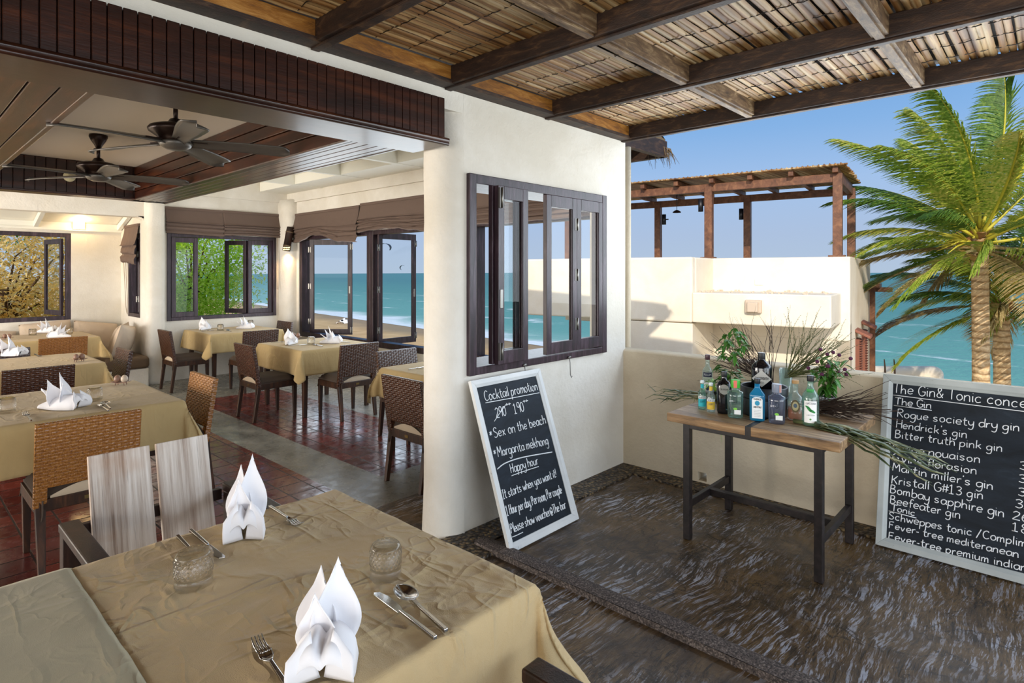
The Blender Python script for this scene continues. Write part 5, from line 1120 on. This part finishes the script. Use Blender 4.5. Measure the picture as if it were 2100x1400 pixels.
for (y, z, w, h, a) in ((.008, .088, .018, .012, .5), (-.006, .098, .02, .013, .9), (-.014, .108, .014, .008, .6)):
    m.add([(.0462, y, z)] + [(.0462, y - math.cos(a) * w * math.cos(q_) + math.sin(a) * h * .6 * math.sin(q_), z + math.sin(a) * w * math.cos(q_) + math.cos(a) * h * .6 * math.sin(q_)) for q_ in [k * PI / 6 for k in range(12)]], [(0, 1 + k, 1 + (k + 1) % 12) for k in range(12)])
m.build('leaf_mark', lm('#2f8f48'), r); btext(r, 0, 'KRISTALL', .0437, .04, .062, .006, '#9aa4aa', off=.003, rad=.0004); disc(r, .0462, .0, .042, .005, .005, '#4a9a3a', 'emblem')
# black bucket with the big black bottle standing in it
pb = at(1567, 848, z=BT); bk = empty('bucket', (pb.x, pb.y, BT + .001), 0, 'round black bucket behind the blue bottle', 'bucket'); m = MB(); m.lathe([(.001, 0), (.128, 0), (.130, .01), (.134, .165), (.130, .17), (.122, .165), (.118, .12), (.001, .115)], 48, close=False); m.build('bowl', MAT['black'], bk); m = MB(); m.lathe([(.131, .10), (.1345, .10), (.136, .115), (.132, .115)], 48, close=False); m.build('rim_band', MAT['black'], bk)
pz = BT + .1165
r = bottle(1562, 802, [(.055, 0), (.060, .006), (.060, .145), (.056, .16), (.030, .185), (.0215, .19), (.021, .21), (.023, .212)], 'gblack', 'big black apothecary bottle with a pale diamond label standing in the bucket', sx=.85, z=pz, cap=(.0215, .20, .238))
m = MB(); zc = .085; q_ = .0525; m.add([(q_, -.056, zc), (q_ + .0005, 0, zc - .052), (q_, .056, zc), (q_ + .0005, 0, zc + .052)], [(0, 1, 2, 3)]); m.build('diamond_label', lm('#b9b8b2'), r); btext(r, 0, "HENDRICK'S", q_ + .0008, .078, zc - .005, .015, '#22252c', True, rad=.0008); btext(r, 0, 'GIN', q_ + .0008, .026, zc - .028, .010, '#22252c', True)

# ------------------------------------------------------------------ plants on the bar table
def leaf(m, p, d, L_, w, droop=.3, nseg=5, up=(0, 0, 1), fold=.25):
    p, d, u = Vector(p), Vector(d).normalized(), Vector(up); a = d.cross(u)
    if a.length < 1e-4: a = Vector((1, 0, 0))
    a.normalize(); n = a.cross(d); vs = []
    for i in range(nseg + 1):
        t = i / nseg; c = p + d * L_ * t + Vector((0, 0, -droop * L_ * t * t)); ww = w * math.sin(PI * min(1, .08 + t * .92)) ** .8 if 0 < t < 1 else .001
        vs += [c - a * ww / 2 + n * ww * fold, c, c + a * ww / 2 + n * ww * fold]
    m.add(vs, [(3 * i + k, 3 * i + k + 1, 3 * i + 4 + k, 3 * i + 3 + k) for i in range(nseg) for k in (0, 1)], True)
rg = random.Random(5)
# basil-like herb
p = at(1500, 836, z=BT); p = Vector((p.x + .12, p.y + .05, BT)); h = empty('potted_herb', p, 0, 'tall leafy green herb rising behind the dark and green capped bottles', 'plant'); mp = MB(); mp.lathe([(.001, 0), (.032, 0), (.038, .07), (.034, .07), (.03, .06), (.001, .06)], 20, close=False); mp.build('pot', MAT['black'], h)
ms, ml = MB(), MB(); cl = [Vector((0, 0, .05)), Vector((.0, .01, .14)), Vector((.01, .0, .24)), Vector((0, -.01, .34)), Vector((.005, -.005, .45))]; ms.tube(cl, [.004, .0035, .003, .0025, .0015], 6)
def along(cl, t): i = min(int(t * (len(cl) - 1)), len(cl) - 2); f = t * (len(cl) - 1) - i; return cl[i].lerp(cl[i + 1], f)
for k in range(22):
    t = .18 + .80 * k / 21
    if .44 < t < .58: continue
    c = along(cl, t); a = k * 2.4; d = Vector((math.cos(a), math.sin(a), .5)); q1 = c + d.normalized() * rg.uniform(.03, .085); ms.tube([c, q1], .0015, 4)
    for j in range(8): b = a + rg.uniform(-1.4, 1.4); leaf(ml, q1 + Vector((rg.uniform(-.02, .02), rg.uniform(-.02, .02), rg.uniform(-.02, .02))), (math.cos(b), math.sin(b), rg.uniform(-.6, .4)), rg.uniform(.035, .06), .024, .5)
ms.build('stem', MAT['greentwig'], h); ml.build('leaves', MAT['leafdark'], h)
# spider plant
p = at(1462, 826, z=BT); p = Vector((p.x + .10, p.y + .03, BT)); h = empty('spider_plant', p, 0, 'pale green arching strap leaves behind the tall navy banded bottle', 'plant'); mp = MB(); mp.lathe([(.001, 0), (.03, 0), (.036, .06), (.032, .06), (.001, .05)], 20, close=False); mp.build('pot', MAT['black'], h); ml = MB()
for k in range(16):
    a = math.radians(70 + rg.uniform(-75, 190)); Lg = rg.uniform(.14, .27); pts = []; ws = []
    for i in range(10): t_ = i / 9; pts.append(Vector((math.cos(a) * Lg * .8 * t_, math.sin(a) * Lg * .8 * t_, .055 + Lg * (1.25 * t_ - 1.15 * t_ * t_ * (1 + .5 * (k % 3)))))); ws.append(.013 * math.sin(PI * min(1, .25 + t_ * .75)) + .001)
    ml.ribbon(pts, ws, (-math.sin(a), math.cos(a), .0) if False else Vector((math.cos(a), math.sin(a), .8)))
ml.build('leaves', MAT['leaflime'], h)
def branchy(m, p, d, L_, r, depth, spread, rng, flat=None, knob=0, curl=.25):
    pts = [Vector(p)]; dd = Vector(d).normalized(); n = 6
    for i in range(n):
        dd = (dd + Vector((rng.uniform(-1, 1), rng.uniform(-1, 1), rng.uniform(-1, 1))) * curl * .35).normalized(); pts.append(pts[-1] + dd * L_ / n)
    m.tube(pts, [r * (1 - .55 * i / n) for i in range(n + 1)], 5 if r > .002 else 4, False)
    if knob:
        for q0 in pts[2:]: m.tube([q0, q0 + Vector((rng.uniform(-1, 1), rng.uniform(-1, 1), rng.uniform(-1, 1))) * .006], [r * 1.3, r * .5], 4, False)
    if depth:
        for k in range(rng.choice((2, 3))):
            i = rng.randint(2, n); ax = Vector((rng.uniform(-1, 1), rng.uniform(-1, 1), rng.uniform(-.6, 1))); nd = (dd + ax * spread).normalized(); branchy(m, pts[i], nd, L_ * rng.uniform(.55, .85), r * .6, depth - 1, spread, rng, flat, knob, curl)
# vase of twigs behind
p = at(1590, 826, z=BT); vp = Vector((p.x + .14, p.y - .02, BT)); v_ = empty('glass_vase', vp, 0, 'small clear glass vase behind the black bucket holding green sprays', 'vase'); m = MB(); m.lathe([(.001, 0), (.036, 0), (.040, .02), (.042, .21), (.040, .21), (.037, .02), (.001, .008)], 24, close=False); m.build('glass_body', MAT['gclear'], v_)
o = empty('flower_spray', vp + Vector((-.02, 0, .05)), 0, 'green budded flower sprays fanning right above the black bucket', 'branches'); rng = random.Random(11); m = MB()
for k in range(24):
    b = math.radians(rng.uniform(14, 58) if k < 20 else rng.uniform(60, 85)); d = Vector((.10 * rng.uniform(-1, 1) - .03, -math.cos(b), math.sin(b))).normalized(); branchy(m, (0, 0, .10), d, rng.uniform(.18, .27), .0040, 2, .28, rng, knob=1, curl=.35)
m.build('sprays', MAT['greentwig'], o)
o = empty('dry_branches', vp + Vector((-.04, .07, .03)), 0, 'dark dry twigs fanning left behind the leafy herb', 'branches'); rng = random.Random(21); m = MB()
for k in range(34):
    b = math.radians(rng.uniform(14, 62) if k < 28 else rng.uniform(65, 95)); d = Vector((.10 * rng.uniform(-1, 1) - .02, math.cos(b), math.sin(b))).normalized(); branchy(m, (0, 0, .06), d, rng.uniform(.20, .29), .0032, 2, .26, rng, curl=.3)
m.build('twigs', MAT['twig'], o); m = MB(); m.lathe([(.001, 0), (.03, 0), (.034, .09), (.03, .09), (.001, .08)], 20, (0, 0, -.03), close=False); m.build('holder', MAT['black'], o)
# foil pot with globe flowers
p = at(1693, 846, z=BT); h = empty('potted_flowers', (p.x - .005, p.y - .01, BT + .001), 0, 'foil wrapped pot with purple globe flowers at the right of the bar table', 'plant'); mp = MB()
mp.grid(lambda a, b: ((.030 + .014 * b + .0035 * math.sin(a * 2 * PI * 14) * (.4 + b)) * math.cos(2 * PI * a), (.030 + .014 * b + .0035 * math.sin(a * 2 * PI * 14) * (.4 + b)) * math.sin(2 * PI * a), .10 * b), 84, 6); mp.lathe([(.001, .082), (.037, .082)], 20, close=False); mp.build('pot', MAT['silver'], h)
ms, ml = MB(), MB(); rg = random.Random(9); heads = []
for k in range(15):
    a = rg.uniform(0, 2 * PI); sp_ = rg.uniform(.03, .17); hh = rg.uniform(.13, .30); e = Vector((math.cos(a) * sp_ * .7, math.sin(a) * sp_ * 1.25 - .01, .085 + hh)); pts = [Vector((0, 0, .08)), Vector((e.x * .3, e.y * .3, .08 + hh * .55)), e]; pts = [Vector(q0) for q0 in spline([tuple(q0) for q0 in pts], 4)]; ms.tube(pts, .0018, 4); heads.append(e)
    for j in range(9):
        t_ = rg.uniform(.2, .95); c = along(pts, t_); b = rg.uniform(0, 2 * PI); leaf(ml, c, (math.cos(b), math.sin(b), rg.uniform(-.6, .4)), rg.uniform(.04, .065), .026, .5)
ms.build('stem', MAT['greentwig'], h); ml.build('leaves', MAT['leafdark'], h)
for e in heads:
    m = MB(); m.lathe([(.001, -.011)] + [(.0115 * math.sin(PI * k / 8), -.011 * math.cos(PI * k / 8)) for k in range(1, 8)] + [(.001, .011)], 12, e); m.build('flower', MAT['flower'], h)
# cut palm strips and the dark twig bundle lying on the top
def strips(name, root, d0, side, n, Lr, fan, droop, label, seed, mat='cutpalm', w=.016, lift=.0):
    rg = random.Random(seed); d0 = Vector(d0).normalized(); side = Vector(side).normalized(); o = empty(name, root, 0, label, 'palm leaf')
    m = MB()
    for k in range(n):
        f = k / (n - 1) * 2 - 1; d = (d0 + side * f * fan + Vector((0, 0, .05 - .05 * abs(f)))).normalized(); Lg = rg.uniform(*Lr); pts = [Vector((0, 0, .004 + .03 * rg.random() + lift)) + side * f * .035 + d * Lg * t_ + Vector((0, 0, -droop * Lg * t_ ** 1.8 * (.45 + .5 * abs(f) + rg.uniform(-.12, .12)))) for t_ in [i / 9 for i in range(10)]]
        ww = w * rg.uniform(.6, 1.2); m.ribbon(pts, [ww * (.7 + .3 * math.sin(PI * i / 9)) if i < 9 else ww * .1 for i in range(10)], side.cross(d) + side * rg.uniform(-.45, .45))
    m.build('leaf_strips', MAT[mat], o, solid=.0012); m = MB(); m.tube([Vector((0, 0, .012 + lift)) - d0 * .12, Vector((0, 0, .014 + lift)) + d0 * .12], .012, 8); m.build('midrib', MAT['greentwig'], o); return o
strips('palm_leaf', (3.80, 1.58, BT), (-.15, 1, .12), (1, .1, 0), 18, (.36, .60), .20, .26, 'cut palm leaf sticking out past the left end of the bar table', 3)
strips('palm_leaf', (3.52, .98, BT), (-.08, -1, -.01), (1, 0, 0), 26, (.35, .62), .24, .30, 'cut palm leaf sticking out past the right end of the bar table', 4, w=.018)
o = empty('dry_branches', (3.86, 1.06, BT), 0, 'bundle of dark brown dry twigs lying at the right end of the bar table', 'branches'); rng = random.Random(31); m = MB()
for k in range(34):
    d = Vector((rng.uniform(-.34, .16), -1, rng.uniform(-.05, .28))); q0 = Vector((rng.uniform(-.04, .04), rng.uniform(-.02, .14), rng.uniform(.01, .07))); branchy(m, q0, d, rng.uniform(.17, .29), .0045, 1, .22, rng, curl=.3)
m.build('twigs', MAT['twig'], o)
# ------------------------------------------------------------------ neighbouring white building with its rooftop pergola
th = math.radians(55); GL = (-math.sin(th), math.cos(th)); NL = (math.cos(th), math.sin(th)); S0 = ((1705 - CX) / F_PX * 8.6, 8.6)
def toW(l, d, z): return Vector((FW.x * d + RT.x * l, FW.y * d + RT.y * l, z))
def nb(t_, s, z): return toW(S0[0] + GL[0] * t_ + NL[0] * s, S0[1] + GL[1] * t_ + NL[1] * s, z)
def nbox(m, t0, t1, s0, s1, z0, z1):
    m.add([nb(t_, s, z) for z in (z0, z1) for s in (s0, s1) for t_ in (t0, t1)], [(0, 2, 3, 1), (4, 5, 7, 6), (0, 1, 5, 4), (2, 6, 7, 3), (0, 4, 6, 2), (1, 3, 7, 5)])
B = empty('neighbouring_building', nb(2, 3, SEA_Z), 0, 'white plastered house with a roof terrace beyond the parapet', 'building')
def nbuild(m, name, mat, bevel=0): o = m.build(name, mat, None, bevel=bevel); o.parent = B; o.matrix_parent_inverse = Matrix.Translation(-Vector(B.location)); return o
m = MB(); nbox(m, 2.04, 5.36, 0, .18, .78, 1.875); nbox(m, 2.06, 5.34, .06, 1.4, .785, .95); nbox(m, 2.04, 2.22, .18, 1.38, .95, 1.873); nbox(m, 5.18, 5.36, .18, 4, .78, 1.873); nbuild(m, 'terrace_wall', MAT['facade'], .03)
m = MB(); nbox(m, 0, 2.04, 0, 1.2, .79, 1.285); nbuild(m, 'planter', MAT['facade'], .02)
m = MB(); nbox(m, -.13, 2.21, 1.18, 1.40, .5, 1.873); nbuild(m, 'parapet', MAT['facade'], .02)
m = MB(); nbox(m, -.13, .09, 1.2, 5.4, SEA_Z, 1.873); nbox(m, -.13, 2.6, 1.2, 1.45, SEA_Z, .79); nbox(m, 2.04, 3.9, .02, 1.5, SEA_Z, .77); nbox(m, -.1, 5.2, 5.2, 5.4, SEA_Z, 1.87); nbox(m, -.1, 5.2, 1.3, 5.3, .60, .80); nbuild(m, 'wall', MAT['facade'], .015)
m = MB(); c = .95; nbox(m, c, c + .24, -.08, .02, .985, 1.19); nbox(m, c + .04, c + .20, -.13, -.07, 1.00, 1.16); nbuild(m, 'rain_spout', MAT['eggpale'], .015)
m = MB(); nbox(m, 1.18, 1.32, 1.155, 1.185, 1.40, 1.50); nbuild(m, 'socket_box', MAT['trimwhite'], .008)
m = MB(); rg = random.Random(2)
for k in range(70): a = rg.uniform(.05, 2.0); b = rg.uniform(.03, 1.1); z = 1.285; s_ = rg.uniform(.015, .035); nbox(m, a, a + s_, b, b + s_, z, z + s_)
o = nbuild(m, 'planter_gravel', MAT['eggpale']); o['kind'] = 'stuff'
for s0, w_, z0, z1 in ((2.05, .34, -.65, .46), (3.25, .34, -.75, .52)):
    m = MB(); nbox(m, -.19, -.12, s0, s0 + w_, z0, z1)
    for k in range(26): z = z0 + .03 + k * (z1 - z0 - .06) / 25; nbox(m, -.215, -.18, s0 + .03, s0 + w_ - .03, z, z + .018)
    nbuild(m, 'shutter', MAT['louver'])
    m = MB(); P = [nb(-.13, s0 - .06, z1 + .13), nb(-.13, s0 + w_ + .06, z1 + .13), nb(-.36, s0 + w_ + .06, z1 + .02), nb(-.36, s0 - .06, z1 + .02)]; m.add(P + [p_ + Vector((0, 0, .05)) for p_ in P], [(0, 1, 2, 3), (7, 6, 5, 4), (0, 4, 5, 1), (1, 5, 6, 2), (2, 6, 7, 3), (3, 7, 4, 0)]); nbuild(m, 'window_hood', MAT['red'], .01)
m = MB(); nbox(m, -.35, -.13, 4.6, 5.3, 1.30, 1.38); nbox(m, -.55, -.13, 5.1, 5.25, 1.2, 1.30); nbox(m, -.25, -.15, 4.9, 5.0, -3, 1.3); nbuild(m, 'side_bracket', MAT['pergola'])
# pergola
PG = empty('rooftop_pergola', nb(2, 2, .8), 0, 'red brown timber pergola with a bamboo top on the white roof terrace', 'pergola')
def pbuild(m, name, mat, bevel=0): o = m.build(name, mat, None, bevel=bevel); o.parent = PG; o.matrix_parent_inverse = Matrix.Translation(-Vector(PG.location)); return o
def tof(u, s):
    k = (u - CX) / F_PX; return (S0[0] + NL[0] * s - k * (S0[1] + NL[1] * s)) / (k * GL[1] - GL[0])
SF, SB = 1.29, 3.3
posts = [(tof(1718, SF), SF), (tof(1454, SF), SF), (tof(1742, 1.9), 2.9), (tof(1533, SB), SB), (tof(1350, SB), SB), (5.1, SF)]
posts[2] = (tof(1746, SB), SB)
ZB = 3.12
for t_, s in posts:
    m = MB(); nbox(m, t_ - .068, t_ + .068, s - .068, s + .068, 1.86 if s < 2 else .79, ZB + .1); pbuild(m, 'post', MAT['pergola'], .006)
    m = MB(); nbox(m, t_ - .11, t_ + .13, s - .1, s + .1, 1.873 if s < 2 else .80, 1.90 if s < 2 else .82); pbuild(m, 'post_foot', MAT['pergola'])
ta = posts[0][0] - .07
for s in (SF, SB): m = MB(); nbox(m, ta, 6.2, s - .045, s + .045, ZB - .02, ZB + .12); pbuild(m, 'beam', MAT['pergola'], .005)
for t_ in (posts[0][0], 5.1): m = MB(); nbox(m, t_ - .045, t_ + .045, SF, SB, ZB - .02, ZB + .12); pbuild(m, 'beam', MAT['pergola'], .005)
t_ = posts[0][0] + .02; k = 0
while t_ < 6.2:
    m = MB(); nbox(m, t_ - .04, t_ + .04, SF - .18, SB + .18, ZB + .12, ZB + .21); pbuild(m, 'rafter', MAT['pergola'], .005); t_ += .66; k += 1
m = MB(); s = SF - .24
while s < SB + .25:
    m.tube([nb(ta - .06 + .08 * fbm(s * 9, 1), s, ZB + .232 + .01 * fbm(s * 5, 3)), nb(3, s, ZB + .236), nb(6.3, s, ZB + .232)], .016, 5); s += .036
pbuild(m, 'bamboo_mat', MAT['bamboo'])
m = MB(); q_ = ta
while q_ < 6.3: m.tube([nb(q_, SF - .24, ZB + .25), nb(q_, SB + .24, ZB + .25)], .012, 5); q_ += .08
pbuild(m, 'reed_layer', MAT['bamboo'])
def spot(u, v, s, lab):
    t_ = tof(u, s); z = EYE - (v - CY) / F_PX * (S0[1] + GL[1] * t_ + NL[1] * s); o = empty('wall_spotlight', nb(t_, s, z), 0, lab, 'lamp', 'cylinder spotlights on the pergola posts'); m = MB(); m.tube([(0, 0, -.115), (0, 0, .115)], .045, 16); m.build('barrel', MAT['black'], o); m = MB(); d = nb(t_ - .1, s, z) - nb(t_, s, z); m.tube([d * .3, d], .015, 6); m.build('bracket', MAT['black'], o)
spot(1437, 421, SF, 'cylinder spotlight on the front middle pergola post'); spot(1520, 439, SB, 'cylinder spotlight on the rear middle pergola post'); spot(1362, 450, SB, 'cylinder spotlight on the rear pergola post nearest our wall')
t_ = tof(1388, 2.2); dd_ = S0[1] + GL[1] * t_ + NL[1] * 2.2; z = EYE - (434 - CY) / F_PX * dd_; o = empty('shower_head', nb(t_, 2.2, z), 0, 'small bell shaped shower head hanging under the pergola', 'lamp'); m = MB(); m.tube([(0, 0, .03), (0, 0, ZB + .12 - z)], .006, 6); m.build('cord', MAT['black'], o); m = MB(); m.lathe([(.085, -.02), (.08, 0), (.03, .03), (.001, .04)], 20, close=False); m.build('shower_rose', MAT['bronze'], o)  # bronze shower head on a thin stem, gives no light
# low round wall and railing stubs beyond the parapet
m = MB(); P = [toW((u - CX) / F_PX * 14, 14, 0) for u in (1750, 1912)]; d = P[1] - P[0]; side = Vector((d.y, -d.x, 0)).normalized() * .22; m.bar(P[0] + Vector((0, 0, -2.2)), P[1] + Vector((0, 0, -2.2)), .44, 2.8)
m.grid(lambda a, b: tuple(P[0] + d * a + side * math.cos(PI * b) + Vector((0, 0, -.80 + .20 * math.sin(PI * b)))), 8, 10); m.lathe([(.22 * math.cos(k * PI / 16), -.80 + .20 * math.sin(k * PI / 16)) for k in range(0, 8)] + [(.001, -.6)], 24, tuple(P[1]), close=False); m.lathe([(.22, -3.6), (.22, -.80)], 24, tuple(P[1]))
tag(m.build('garden_wall', MAT['facade'], None), 'low rounded cream wall beyond the parapet above the wide chalkboard', 'wall')
for u in (1815, 1835):
    m = MB(); q0 = toW((u - CX) / F_PX * 12, 12, -.42); m.tube([q0 + Vector((0, 0, -.4)), q0 + Vector((0, 0, .1)), q0 + Vector((.03, .02, .27))], [.02, .018, .01], 6); tag(m.build('railing_stub', MAT['twig'], None), 'short dark stick standing before the sea, %s' % ('nearer the white building' if u == 1815 else 'nearer the palms'), 'stake')

# ------------------------------------------------------------------ coconut palms
def frond(m, mr, base, d, Lg, wind, rng, droop=.55, nl=84, wl=.66):
    d = Vector(d).normalized(); pts = []; dirs = []; p = Vector(base); n = 22; dd = d.copy()
    for i in range(n + 1):
        pts.append(p.copy()); dirs.append(dd.copy()); dd = (dd + Vector((0, 0, -droop / n * (.4 + 1.6 * i / n))) + wind * (.75 / n)).normalized(); p = p + dd * Lg / n
    mr.tube(pts, [.026 * (1 - .9 * i / n) + .003 for i in range(n + 1)], 6)
    for k in range(nl):
        f = .14 + .86 * k / nl; i = min(int(f * n), n - 1); c = pts[i].lerp(pts[i + 1], f * n - i); t_ = dirs[i]; s = t_.cross(Vector((0, 0, 1)))
        if s.length < .05: s = Vector((1, 0, 0))
        s.normalize(); u_ = s.cross(t_)
        for sg in (-1, 1):
            ln = wl * math.sin(PI * (.12 + .80 * f)) ** .7 * rng.uniform(.8, 1.1); e = (s * sg * .70 + t_ * .60 + u_ * .10 + wind * .85 + Vector((rng.uniform(-.12, .12), rng.uniform(-.12, .12), rng.uniform(-.1, .1)))).normalized()
            lp = [c]; q0 = c.copy()
            for j in range(4): q0 = q0 + e * ln / 4; lp.append(q0.copy()); e = (e + Vector((0, 0, -.26)) + wind * .22).normalized()
            m.ribbon(lp, [.018, .028, .025, .016, .002], u_ + s * sg * .5, True)
def palm(label, px, pv, d, trunk_r, ztop, n, seed, Lr, foot=SEA_Z):
    rng = random.Random(seed); top = toW((px - CX) / F_PX * d, d, ztop); r = empty('coconut_palm', (top.x, top.y, foot), 0, label, 'palm tree', 'coconut palms')
    T0 = Vector((0, 0, ztop - foot)); lean = Vector((RT.x, RT.y, 0)) * .0
    m = MB(); pts = []; rs = []
    for i in range(60): f = i / 59; z = (ztop - foot) * f; pts.append(Vector((.16 * math.sin(f * 2.2) * RT.x - .16 * math.sin(2.2) * RT.x, .16 * math.sin(f * 2.2) * RT.y - .16 * math.sin(2.2) * RT.y, z))); rs.append(trunk_r * (1.10 - .16 * f) * (1 + .02 * (i % 2)))
    m.tube(pts, rs, 16); m.build('trunk', MAT['bark'], r)
    m = MB()
    for k in range(34):
        a = rng.uniform(0, 2 * PI); z = rng.uniform(-.5, .12); b = Vector((math.cos(a) * trunk_r * .9, math.sin(a) * trunk_r * .9, z)); leaf(m, T0 + b, (math.cos(a) * .6, math.sin(a) * .6, rng.uniform(.2, 1)), rng.uniform(.2, .42), .14, rng.uniform(.0, .9), fold=.1)
    m.build('leaf_sheaths', MAT['husk'], r, solid=.01)
    W = Vector((-RT.x, -RT.y, 0)) * .62 + Vector((FW.x, FW.y, 0)) * .1
    for k in range(n):
        a = k * 2.39996 + rng.uniform(-.2, .2); f = k / (n - 1); el_ = 1.42 - 1.75 * f ** .85; dv = Vector((math.cos(a) * math.cos(el_), math.sin(a) * math.cos(el_), math.sin(el_)))
        dry = f > .72; ml, mr = MB(), MB(); frond(ml, mr, T0 + dv * .12 + Vector((0, 0, .12 - .35 * f)), dv, rng.uniform(*Lr) * (1 - .12 * f), W * (1.0 if dv.dot(Vector((-RT.x, -RT.y, 0))) > -.3 else .8), rng, .40 + .5 * f)
        fr = mr.build('frond', MAT['rachis'] if not dry else MAT['palmdry'], r); ml.build('leaflets', MAT['palmdry'] if dry and k % 2 else MAT[('palm', 'palm', 'palmgreen')[k % 3]], fr)
    m = MB()
    for k in range(16):
        a = rng.uniform(0, 2 * PI); dv = Vector((-RT.x, -RT.y, 0)) * .8 + Vector((rng.uniform(-.5, .5), rng.uniform(-.5, .5), rng.uniform(-.2, .6))); q0 = T0 + Vector((-RT.x, -RT.y, 0)) * .2 + Vector((0, 0, -.05)); m.tube([q0, q0 + dv.normalized() * .25, q0 + dv.normalized() * .45 + Vector((0, 0, -.05))], [.02, .016, .006], 5)
    m.build('flower_stalk', MAT['rachis'], r); return r
palm('nearer coconut palm with a thick pale trunk and a wind blown yellow green crown', 2008, 480, 10.2, .128, 2.20, 36, 4, (2.1, 3.0))
palm('shorter coconut palm behind the first one with its crown at the right picture edge', 2052, 600, 11.6, .14, 1.15, 24, 9, (2.0, 2.7))

# ------------------------------------------------------------------ trees outside the garden windows
def tree(label, x, y, zc, rx, ry, rz, n, mat, seed, lw=.09):
    rng = random.Random(seed); r = empty('broadleaf_tree', (x, y, SEA_Z), 0, label, 'tree', 'trees outside the garden windows'); zc -= SEA_Z
    m = MB(); m.tube([(0, 0, 0), (.1, .05, zc * .5), (0, 0, zc)], [.22, .16, .08], 8)
    cl = []
    for k in range(46):
        a, b = rng.uniform(0, 2 * PI), math.asin(rng.uniform(-1, 1)); q_ = rng.uniform(.45, 1); c = Vector((rx * q_ * math.cos(a) * math.cos(b), ry * q_ * math.sin(a) * math.cos(b), zc + rz * q_ * math.sin(b))); cl.append(c)
        if k % 2 == 0: m.tube([Vector((0, 0, zc - .4 * rz)), c * .5 + Vector((0, 0, zc * .5)) + Vector((rng.uniform(-.2, .2), 0, .1)), c], [.032, .016, .004], 5)
    m.build('trunk', MAT['trunk'], r); m = MB()
    for k in range(n):
        c = rng.choice(cl); g_ = Vector((rng.gauss(0, .30), rng.gauss(0, .30), rng.gauss(0, .26))); p_ = c + g_; d = Vector((rng.uniform(-1, 1), rng.uniform(-1, 1), rng.uniform(-.7, .7))); leaf(m, p_, d, rng.uniform(.7, 1.3) * lw, lw * .55, .2, 2)
    m.build('foliage', MAT[mat], r); return r
tree('tree yellow in low sunlight filling the window at the left picture edge', 1.6, 14.4, 1.3, 1.6, 1.3, 1.7, 12000, 'treeY', 1, .1); tree('low lime green tree behind the sun-yellow one in the left window', .6, 15.6, -.4, 1.8, 1.5, 1.6, 7000, 'treeG', 2, .1); tree('deep green tree far behind the left window', .4, 17.2, 2.4, 1.8, 1.6, 1.5, 7000, 'treeD', 3, .12)
tree('bright green tree in the middle of the garden window', 4.6, 13.6, 1.55, 1.25, 1.2, 1.5, 12000, 'treeG', 4, .095); tree('green tree low behind the garden window', 4.2, 14.6, -.2, 1.7, 1.5, 1.4, 9000, 'treeG', 5, .10); tree('pale tree seen through the narrow alcove window', 3.55, 12.5, .9, .5, .5, 1.2, 4000, 'treeG', 6, .07)
m = MB()
# ------------------------------------------------------------------ kites over the sea
def kite(u, v, d, w, hgt, mat, lab, rot):
    c = at(u, v, d=d); o = MB(); s = RT; n_ = 14
    o.grid(lambda a, b: tuple(c + RT * (w * math.cos(PI * a + rot)) + Vector((0, 0, 1)) * (hgt * math.sin(PI * a + rot)) + FW * (b - .5) * w * .6 + RT * .3 * w * (b - .5) * math.sin(PI * a)), n_, 3); return tag(o.build('kite', MAT[mat], None, solid=.05), lab, 'kite', 'kites over the sea')
kite(783, 531, 160, .55, 1.5, 'kitered', 'small red and white kite low over the sea in the folding window', 1.2); kite(789, 508, 190, 1.9, 1.4, 'black', 'thin dark kite arc above the red kite', -.6); kite(826, 549, 220, 1.0, .9, 'black', 'tiny dark kite near the horizon beside the sash', 1.0)
p = at(702, 663, z=SEA_Z); m = MB(); m.grid(lambda a, b: (p.x + (a - .5) * 1.4 * RT.x + (b - .5) * 1.0, p.y + (a - .5) * 1.4 * RT.y, SEA_Z + .9 * math.sin(PI * a) * (.4 + .6 * b)), 10, 6); tag(m.build('kite', MAT['kitebw'], None, solid=.05), 'black and white kite lying on the wet sand', 'kite', 'kites over the sea')
